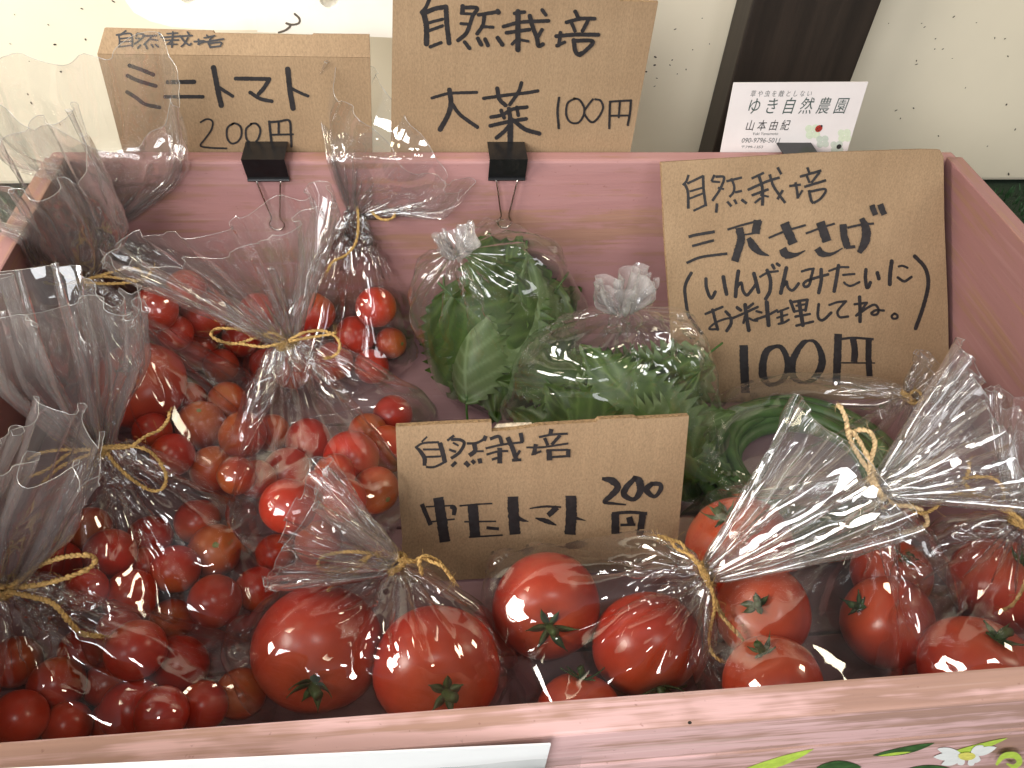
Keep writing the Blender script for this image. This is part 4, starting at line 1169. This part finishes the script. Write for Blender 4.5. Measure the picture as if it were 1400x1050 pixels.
def make_film(bag, neck, fan_end, fan_w, seed, mat, nu=144, nvb=72, nvf=40, folds=17, r_neck=0.0052, slack=1.15, fan_open=0.75, knot=False, iters=90, wide=None, bottom_push=0.003, fac_b=0.0044, fac_f=0.0042):
    rs = np.random.default_rng(seed)
    S = SPH[bag]
    neck = np.asarray(neck, float); fan_end = np.asarray(fan_end, float)
    P = np.array([s[0] for s in S]); Rr = np.array([s[1] for s in S])
    c0 = (P.min(0) + P.max(0)) / 2
    ax = unit(neck - c0)
    smin = min(np.dot(p - c0, ax) - r for p, r in zip(P, Rr))
    bot = c0 + ax * (smin - bottom_push)
    view = unit(CAM - c0)
    e1 = unit(np.cross(ax, view)); e2 = np.cross(ax, e1)
    th = 2 * math.pi * np.arange(nu) / nu
    Ls = np.dot(neck - bot, ax)
    ts = np.linspace(0, 1, nvb)
    A0 = bot + np.outer(ts, neck - bot)
    Dm = np.cos(th)[:, None] * e1 + np.sin(th)[:, None] * e2
    h = np.full((nvb, nu), 0.0)
    for p, r in zip(P, Rr + 0.0016):
        for i in range(nvb):
            ds = np.dot(p - A0[i], ax)
            if abs(ds) < r:
                rc = math.sqrt(r * r - ds * ds)
                h[i] = np.maximum(h[i], Dm @ (p - A0[i]) + rc)
    hm = h.max()
    h[0] = np.maximum(h[0], 0.22 * h.max(0)); h[-1] = r_neck
    # taut envelope: concave along every generator
    for k in range(nu):
        hull = []
        for i in range(nvb):
            q = (ts[i], h[i, k])
            while len(hull) >= 2 and (hull[-1][1] - hull[-2][1]) * (q[0] - hull[-2][0]) <= (q[1] - hull[-2][1]) * (hull[-1][0] - hull[-2][0]): hull.pop()
            hull.append(q)
        h[:, k] = np.interp(ts, [a[0] for a in hull], [a[1] for a in hull])
    X = A0[:, None, :] + h[:, :, None] * Dm[None]
    Cmax = max(ring_len(X[i]) for i in range(nvb))
    C = Cmax * slack
    f1 = rand_fold(nu, folds, rs); f2 = rand_fold(nu, folds // 2 + 1, rs)
    for i in range(nvb):                     # surplus film goes into folds that gather toward the neck
        def ring(a):
            f = f1 * ts[i] + f2 * (1 - ts[i])
            amp = np.minimum(a, 0.45 * h[i] + 0.004)
            return A0[i] + (h[i] + amp * f)[:, None] * Dm
        lo, hi = 0.0, 0.028
        for _ in range(12):
            mid = (lo + hi) / 2
            if ring_len(ring(mid)) < C: lo = mid
            else: hi = mid
        X[i] = ring(lo)
    # ruffle beyond the tie
    fd = unit(fan_end - neck); fl = np.linalg.norm(fan_end - neck)
    wv = np.cross(fd, unit(CAM - neck)) if wide is None else np.asarray(wide, float)
    ew = unit(wv - np.dot(wv, fd) * fd); ev = np.cross(fd, ew)
    FN = []
    sway = ew * rs.uniform(-.12, .12) + ev * rs.uniform(-.16, .16)
    fshift = rs.uniform(-.25, .25)
    f3 = rand_fold(nu, 9, rs)
    cut = rand_fold(nu, 5, rs) * 0.05 + 0.03 * np.cos(th + rs.uniform(0, 6)) + rs.uniform(-.06, .06) * np.cos(th) * 2
    for j in range(1, nvf + 1):
        s = j / nvf
        a = r_neck + min(fan_w / 2, s * fl * fan_open) * (1 if s > .08 else .8)
        b_ = r_neck * .8 + 0.10 * s * fl + 0.004 * s
        amp0 = 0.004 + 0.016 * s
        q = (s * fl * (1 + cut * s))[:, None]
        ring_ = neck + fd * q + sway * (s * s * fl) + ev * (0.10 * fl * s * s * np.sin(2 * th + fshift * 9))[:, None] + ew * (a * np.cos(th) * (1 + .06 * f2))[:, None] + ev * (b_ * np.sin(th) + amp0 * (f1 * max(0, 1 - 1.3 * s) + f3 * min(1, 1.3 * s)) * (0.4 + 0.6 * np.abs(np.cos(th))) + 0.008 * s * f2)[:, None] + ew * (amp0 * .6 * np.roll(f1, 3) * np.abs(np.sin(th)))[:, None]
        FN.append(ring_)
    X = np.concatenate([X, np.array(FN)], 0)
    nv = len(X)
    X += 0.0003 * rs.normal(size=X.shape)
    # rest lengths of the flat sleeve
    du = C / nu
    lens = np.linalg.norm(np.diff(X[:nvb], axis=0), axis=2).sum(0)
    dvb = np.percentile(lens, 92) / (nvb - 1)
    dvf = fl / nvf
    dv = np.concatenate([np.full(nvb - 1, dvb), np.full(nvf, dvf)])[:, None]
    dg = np.sqrt(du ** 2 + dv ** 2)
    pin = np.zeros(nv, bool); pin[nvb - 2:nvb + 1] = True
    W_ = np.where(pin, 0.0, 1.0)[:, None]
    X0 = X.copy()
    Wr = W_ / (W_ + 1e-9) * 1.0

    def con(ia, ja, ib, jb, rest, ks, kc):
        a = X[ia][:, ja]; b_ = X[ib][:, jb]
        d = b_ - a; L = np.linalg.norm(d, axis=2) + 1e-9
        e = (L - rest) / L
        k = np.where(e > 0, ks, kc)
        corr = np.clip(k * e, -0.35, 0.5)[..., None] * d * 0.5
        wa, wb_ = W_[ia][:, None, :], W_[ib][:, None, :]
        X[np.ix_(ia, ja)] = a + corr * wa
        X[np.ix_(ib, jb)] = b_ - corr * wb_
    ju = np.arange(nu)
    iv = np.arange(nv)
    kcr = np.where(iv < nvb, 0.10, 0.012)[:, None]; kbr = np.where(iv < nvb, 0.22, 0.05)[:, None]
    for it in range(iters):
        g = 1.0 - it / iters
        if it < iters * .4 and it % 3 == 0: X[:] += (0.0002 * g) * rs.normal(size=X.shape) * W_[:, None, :]
        for c in (0, 1):                     # along the sleeve's girth
            ja = ju[c::2]; jb = (ja + 1) % nu
            con(iv, ja, iv, jb, du, 0.9, kcr)
        for c in (0, 1):                     # along its length
            ia = iv[c:-1:2]
            con(ia, ju, ia + 1, ju, dv[ia], 0.9, kcr[ia])
        for c in (0, 1):                     # shear
            ia = iv[c:-1:2]
            con(ia, ju, ia + 1, (ju + 1) % nu, dg[ia], 0.6, kcr[ia] * .5)
            con(ia, ju, ia + 1, (ju - 1) % nu, dg[ia], 0.6, kcr[ia] * .5)
        for c in (0, 2):                     # bending: long flats between creases
            ja = np.concatenate([ju[c::4], ju[c + 1::4]]); jb = (ja + 2) % nu
            con(iv, ja, iv, jb, 2 * du * .98, 0.0, kbr)
        for c in (0, 2):
            m_ = np.concatenate([iv[c::4], iv[c + 1::4]]); m_ = m_[m_ < nv - 2]
            con(m_, ju, m_ + 2, ju, (dv[m_] * 2 * .98), 0.0, kbr[m_])
        # the ruffle holds its spread
        X[nvb + 1:] += 0.02 * (X0[nvb + 1:] - X[nvb + 1:])
        if not knot: X[:nvb - 2] += np.array([0, 0, -0.00006])
        Bd = X[:nvb].reshape(-1, 3)
        for p, r in zip(P, Rr + 0.0006):
            d = Bd - p; L = np.linalg.norm(d, axis=1); m_ = L < r
            if m_.any(): Bd[m_] = p + d[m_] / L[m_, None] * r
        X[:nvb] = Bd.reshape(nvb, nu, 3)
        X[:, :, 2] = np.maximum(X[:, :, 2], 0.0006)
        inside = X[:, :, 2] < H
        lo_x, hi_x, hi_y, lo_y = 0.0015, W - 0.0015, -0.0018, -D + 0.0015
        # film only meets the boards below their top edge
        if bag in 'ABDCK': pass
        fz = FLARE * np.clip(1 - X[:, :, 2] / H, 0, 1); lo_x = 0.0015 - fz; hi_x = W - 0.0015 + fz
        X[:, :, 0] = np.where(inside & (X[:, :, 0] < lo_x) & (X[:, :, 0] > -0.08), lo_x, X[:, :, 0])
        X[:, :, 0] = np.where(inside & (X[:, :, 0] > hi_x) & (X[:, :, 0] < W + 0.09), hi_x, X[:, :, 0])
        X[:, :, 1] = np.where(inside & (X[:, :, 1] > hi_y), hi_y, X[:, :, 1])
        X[:, :, 1] = np.where(inside & (X[:, :, 1] < lo_y), lo_y, X[:, :, 1])
    # ease high-frequency crumple on the taut body, then press straight creases into the film
    for _ in range(3):
        Y = (np.roll(X, 1, 1) + np.roll(X, -1, 1)) / 2
        Y[1:-1] = (Y[1:-1] + (X[:-2] + X[2:]) / 2) / 2
        k = np.full(nv, 0.5); k[nvb - 8:nvb + 6] = 0.1; k[nvb + 6:] = 0.12; k[0] = k[-1] = 0
        X = X + k[:, None, None] * (Y - X)
    kb = np.clip((nvb * 0.80 - np.arange(nv)) / (nvb * .3), 0, 1) * 0.8
    for _ in range(14):
        Y = (np.roll(X, 1, 1) + np.roll(X, -1, 1)) / 2
        Y[1:-1] = (Y[1:-1] + (X[:-2] + X[2:]) / 2) / 2
        X = X + kb[:, None, None] * (Y - X)
    Bd = X[:nvb].reshape(-1, 3)
    for _ in range(2):
        for p, r in zip(P, Rr + 0.0008):
            d = Bd - p; L = np.linalg.norm(d, axis=1); m_ = L < r
            if m_.any(): Bd[m_] = p + d[m_] / L[m_, None] * r
    X[:nvb] = Bd.reshape(nvb, nu, 3)
    vs_ = np.concatenate([[0], np.cumsum(np.broadcast_to(dv[:, 0], (nv - 1,)))])
    us_ = np.arange(nu + 1) * du
    Tu = np.roll(X, -1, 1) - np.roll(X, 1, 1); Tv = np.gradient(X, axis=0)
    Nn = np.cross(Tu, Tv); Nn /= np.linalg.norm(Nn, axis=2, keepdims=True) + 1e-12
    if (Nn[nvb // 2] * (X[nvb // 2] - X[nvb // 2].mean(0))).sum() < 0: Nn = -Nn
    UU, VV = np.meshgrid(us_[:-1], vs_)
    nb_, nf_ = max(6, int(C / 0.026)), max(5, int(C / 0.022))
    hb = facets(UU, VV, C, nb_, 0.042, seed + 1) + 0.22 * facets(UU, VV, C, nb_ * 2, 0.016, seed + 2)
    hf = facets(UU, VV, C, nf_, 0.030, seed + 3) + 0.3 * facets(UU, VV, C, nf_ * 2, 0.014, seed + 4) - .6
    row = np.arange(nv)[:, None]
    am = np.where(row < nvb, fac_b * np.clip((nvb - row) / 10, 0.2, 1), 0) * hb + np.where(row >= nvb, fac_f * np.clip((row - nvb) / 10, 0, 1), 0) * hf
    X = X + am[..., None] * Nn
    X[:, :, 2] = np.maximum(X[:, :, 2], 0.0005)
    return X, us_, vs_, nvb


def sleeve_mesh(name, X, us_, vs_, mat, parent, cap=False):
    nv, nu = X.shape[:2]
    Fc = [(i * nu + j, i * nu + (j + 1) % nu, (i + 1) * nu + (j + 1) % nu, (i + 1) * nu + j) for i in range(nv - 1) for j in range(nu)]
    V = X.reshape(-1, 3)
    if cap:
        V = np.vstack([V, X[0].mean(0)[None]]); c = len(V) - 1
        Fc += [((j + 1) % nu, j, c) for j in range(nu)]
    o = mesh_obj(name, V, Fc, mat, parent, True)
    uvl = o.data.uv_layers.new(name='film')
    uv = []
    for i in range(nv - 1):
        for j in range(nu):
            uv += [us_[j], vs_[i], us_[j + 1], vs_[i], us_[j + 1], vs_[i + 1], us_[j], vs_[i + 1]]
    if cap:
        for j in range(nu): uv += [us_[j + 1], vs_[0], us_[j], vs_[0], (us_[j] + us_[j + 1]) / 2, -.01]
    uvl.data.foreach_set('uv', np.array(uv, dtype=np.float32))
    return o


def twine(paths, mat, parent, strand=0.00062, seed=0, fuzz=26, name="twine_tie", wrap=None):
    """two-ply cord along each path (world points), with loose fibres and turns round the neck"""
    rs = np.random.default_rng(seed)
    mb = MB()
    allp = [spline(p, 0.0011) for p in paths]
    if wrap is not None:
        c, axd, r = wrap
        Mx = frame_from(axd)
        for q in range(3):
            t = np.linspace(0, 6.2832, 40)
            ring_ = np.stack([r * np.cos(t), r * np.sin(t), (q - 1) * 0.0013 + 0.0006 * np.sin(t + q)], 1) @ Mx.T + c
            allp.append(ring_)
    for P in allp:
        n = len(P)
        Tn = np.gradient(P, axis=0); Tn /= np.linalg.norm(Tn, axis=1, keepdims=True) + 1e-12
        a = unit(np.cross(Tn[0], [0.3, 0.2, 1.0])); Ns = []
        for i in range(n):
            a = a - Tn[i] * np.dot(a, Tn[i]); a = a / (np.linalg.norm(a) + 1e-12); Ns.append(a.copy())
        Ns = np.array(Ns); Bs = np.cross(Tn, Ns)
        s = np.concatenate([[0], np.cumsum(np.linalg.norm(np.diff(P, axis=0), axis=1))])
        ang = s / 0.0055 * 6.2832 + rs.uniform(0, 6)
        irr = 1 + 0.18 * np.sin(s * 900 + rs.uniform(0, 6)) + 0.10 * rs.normal(size=n)
        for k in (0, math.pi):
            Q = P + (np.cos(ang + k)[:, None] * Ns + np.sin(ang + k)[:, None] * Bs) * strand * 0.72
            mb.tube(Q, strand * irr, 6)
        for _ in range(int(fuzz * s[-1] / 0.08)):
            i = rs.integers(2, n - 2)
            o_ = P[i]; d = unit(Ns[i] * rs.normal() + Bs[i] * rs.normal() + Tn[i] * rs.normal() * .8)
            ln = rs.uniform(.0015, .006); bend = unit(rs.normal(size=3))
            mb.tube(np.array([o_, o_ + d * ln * .4 + bend * ln * .1, o_ + d * ln * .75 + bend * ln * .35, o_ + d * ln + bend * ln * .7]), 0.00007, 3)
        for end in (0, n - 1):               # frayed tips
            for _ in range(7):
                d = unit(Tn[end] * (1 if end else -1) + 0.5 * rs.normal(size=3)); ln = rs.uniform(.002, .006)
                mb.tube(np.array([P[end], P[end] + d * ln * .5, P[end] + d * ln + 0.001 * rs.normal(size=3)]), 0.00009, 3)
    return mb.build(name, mat, parent, smooth=True)


def px_path(pts, dep, seed, wav=0.004, toward=0.006):
    """photo points at about one distance; third value shifts a point toward (+) or away from the viewer"""
    out = []
    for i, p in enumerate(pts):
        dz_ = (p[2] if len(p) > 2 else 0.0)
        out.append(at_depth(p[0], p[1], dep - toward - dz_ - wav * math.sin(i * 1.7 + seed)))
    return out


BAGS = [
    # key, neck (px, py, z), ruffle end (px, py, z), ruffle width, label, twine paths, options
    ('A', (142, 290, .105), (112, 140, .225), .10, "bag of cherry tomatoes tied with frayed twine, rear left corner below the folded sign",
     [[(130, 300), (150, 284), (172, 268), (195, 250), (203, 242)], [(135, 293), (160, 287), (190, 268), (212, 252), (229, 243)]], dict(folds=18)),
    ('B', (112, 384, .105), (45, 200, .22), .060, "bag with one large tomato over cherry tomatoes, twine loop at the left board",
     [[(115, 386), (150, 388), (185, 385), (195, 376), (185, 367), (160, 370), (120, 382)], [(110, 384), (140, 378), (192, 383), (205, 374), (210, 366)], [(110, 386), (70, 388), (30, 374), (10, 358), (8, 342), (25, 338), (50, 350), (80, 372), (108, 384)]], dict(folds=18)),
    ('C', (135, 613, .085), (62, 432, .188), .058, "bag of cherry tomatoes with a broad film ruffle and twine bow, middle left",
     [[(128, 615), (100, 614), (60, 618), (38, 628)], [(128, 613), (95, 620), (68, 640), (40, 652)], [(130, 618), (105, 628), (80, 640), (58, 660)], [(138, 612), (165, 609), (195, 613), (214, 626), (227, 650), (222, 668), (205, 670), (180, 655), (158, 635), (146, 618)], [(138, 612), (175, 611), (200, 596), (218, 588), (229, 575), (232, 564)]], dict(folds=18, fan_open=.45)),
    ('D', (6, 803, .080), (28, 590, .175), .034, "bag of cherry tomatoes with a thick twine loop, front left corner of the crate",
     [[(-10, 800), (20, 802), (50, 800), (90, 790), (122, 777), (130, 765), (118, 759), (85, 762), (50, 775), (20, 798), (-5, 804)], [(0, 806), (40, 815), (72, 825), (95, 850), (112, 866), (140, 870)]], dict(folds=16, fan_open=.4)),
    ('F', (487, 268, .120), (552, 190, .180), .11, "bag of cherry tomatoes with a split film ruffle rising over the back board",
     [[(482, 262), (470, 245), (458, 230), (455, 210), (462, 200), (472, 215), (480, 240), (487, 268)], [(455, 198), (440, 207), (432, 207)], [(490, 270), (510, 262), (528, 264), (540, 280), (538, 297), (522, 300), (505, 287), (492, 274)], [(487, 272), (490, 300), (487, 330), (474, 348), (455, 358), (447, 372)]], dict(folds=17, fan_open=1.1)),
    ('E', (392, 467, .100), (322, 300, .182), .115, "bag of cherry tomatoes tied in a bow, left of the middle sign",
     [[(388, 466), (365, 460), (345, 452), (318, 449), (295, 450), (289, 458), (300, 466), (322, 470), (345, 463), (370, 455), (388, 462)], [(390, 468), (360, 474), (330, 470), (312, 470)], [(395, 465), (415, 455), (440, 452), (456, 458), (464, 468), (463, 480), (454, 488), (444, 490)], [(395, 467), (420, 462), (445, 458), (458, 455)]], dict(folds=17)),
    ('H', (540, 770, .066), (400, 720, .100), .075, "bag holding the pair of big tomatoes, small twine bow below the middle sign",
     [[(520, 760), (495, 755), (465, 755), (440, 762), (436, 776), (455, 782), (478, 778), (500, 762), (515, 756)], [(508, 758), (490, 775), (470, 790), (450, 805), (446, 830)], [(545, 766), (565, 768), (575, 762), (590, 768), (605, 775), (620, 793)], [(548, 764), (572, 770), (577, 785), (573, 770), (580, 760), (600, 768), (618, 792)]], dict(folds=18, fan_open=.5)),
    ('I', (966, 786, .072), (1185, 640, .135), .09, "bag of three medium tomatoes with a hanging twine loop, centre front",
     [[(962, 780), (945, 760), (925, 750), (915, 737), (900, 733)], [(960, 778), (940, 756), (930, 742), (905, 736)], [(966, 784), (975, 810), (985, 840), (1005, 862), (1018, 880), (1012, 900), (995, 906), (978, 898), (970, 880), (972, 855), (977, 830), (972, 800)], [(970, 800), (985, 835), (1000, 858), (1012, 870)]], dict(folds=18, fan_open=.42)),
    ('J', (1200, 668, .098), (1375, 588, .140), .085, "bag of medium tomatoes tied with pale raffia loops, right half of the crate",
     [[(1200, 665), (1192, 650), (1172, 620), (1160, 595), (1165, 590), (1180, 612), (1195, 645)], [(1188, 650), (1192, 625), (1196, 605), (1188, 590), (1172, 588), (1160, 595), (1157, 575), (1150, 558), (1145, 554)], [(1205, 675), (1225, 690), (1245, 692), (1262, 700), (1268, 714), (1258, 724), (1235, 728)]], dict(folds=18, fan_open=.6)),
    ('K', (1400, 716, .092), (1470, 590, .15), .10, "bag of dark tomatoes tied with yellow twine, right end of the crate",
     [[(1398, 712), (1370, 690), (1340, 678), (1310, 676), (1290, 682), (1278, 695), (1262, 702), (1250, 700)], [(1398, 714), (1372, 692), (1372, 670), (1360, 655), (1340, 652), (1318, 655), (1325, 668), (1345, 685), (1375, 700)], [(1318, 656), (1324, 645), (1325, 632)], [(1402, 718), (1408, 760), (1400, 800), (1385, 826), (1372, 834)]], dict(folds=18)),
    ('N', (1245, 543, .050), (1292, 505, .075), .04, "clear bag holding a coil of long green beans, below the largest sign",
     [[(1240, 545), (1252, 533), (1262, 545), (1250, 552), (1240, 548)]], dict(folds=14, fan_open=.6, mat='poly')),
    ('L', (627, 345, .128), (622, 326, .140), .022, "knotted clear bag of dark green shiso leaves, leaning on the back board", [], dict(folds=12, knot=True, mat='poly', slack=1.04)),
    ('M', (852, 425, .115), (849, 384, .140), .026, "knotted clear bag of shiso leaves, behind the middle sign", [], dict(folds=12, knot=True, mat='poly', slack=1.04)),
]
for bi, (key, nk, fe, fw_, lab, paths, opt) in enumerate(BAGS):
    opt = dict(opt)
    mat = M_POLY if opt.pop('mat', None) == 'poly' else M_FILM
    knot = opt.pop('knot', False)
    neck = on_axis(nk[0], nk[1], 2, nk[2]); fend = on_axis(fe[0], fe[1], 2, fe[2])
    kw = dict(nvf=16, nvb=64) if knot else {}
    X, us_, vs_, nvb = make_film(key, neck, fend, fw_, 500 + bi, mat, knot=knot, **kw, **opt)
    lo = X.reshape(-1, 3).min(0)
    root = empty("vegetable_bag", (float(neck[0]), float(neck[1]), float(max(lo[2], 0))), lab, "bag")
    sleeve_mesh("bag_body", X[:nvb], us_, vs_[:nvb], mat, root, cap=True)
    sleeve_mesh("knot" if knot else "bag_ruffle", X[nvb - 1:], us_, vs_[nvb - 1:], (M_RUFFLE2 if key in 'ABCD' else M_RUFFLE) if mat is M_FILM else (M_KNOT if knot else mat), root)
    if not knot:                             # added pale tube: paints the glint along the film's cut edge
        hm = MB(); rim = np.vstack([X[-1], X[-1][:1]])
        hm.tube(rim, 0.00016, 3, caps=False)
        hm.build("cut_edge_glint", M_GLINT, root, smooth=True)
    if paths:
        dep = depth_of(neck)
        wp = [px_path(p, dep, i + bi, toward=0.016 if key in 'ABCF' else 0.008) for i, p in enumerate(paths)]
        fd = unit(fend - neck)
        twine(wp, M_PALETWINE if key == 'J' else M_TWINE, root, strand=0.00085 if key in 'JD' else 0.00066, seed=bi, wrap=(neck, unit(fend - neck) + unit(neck - SPH[key][0][0]) * .5, 0.0066))
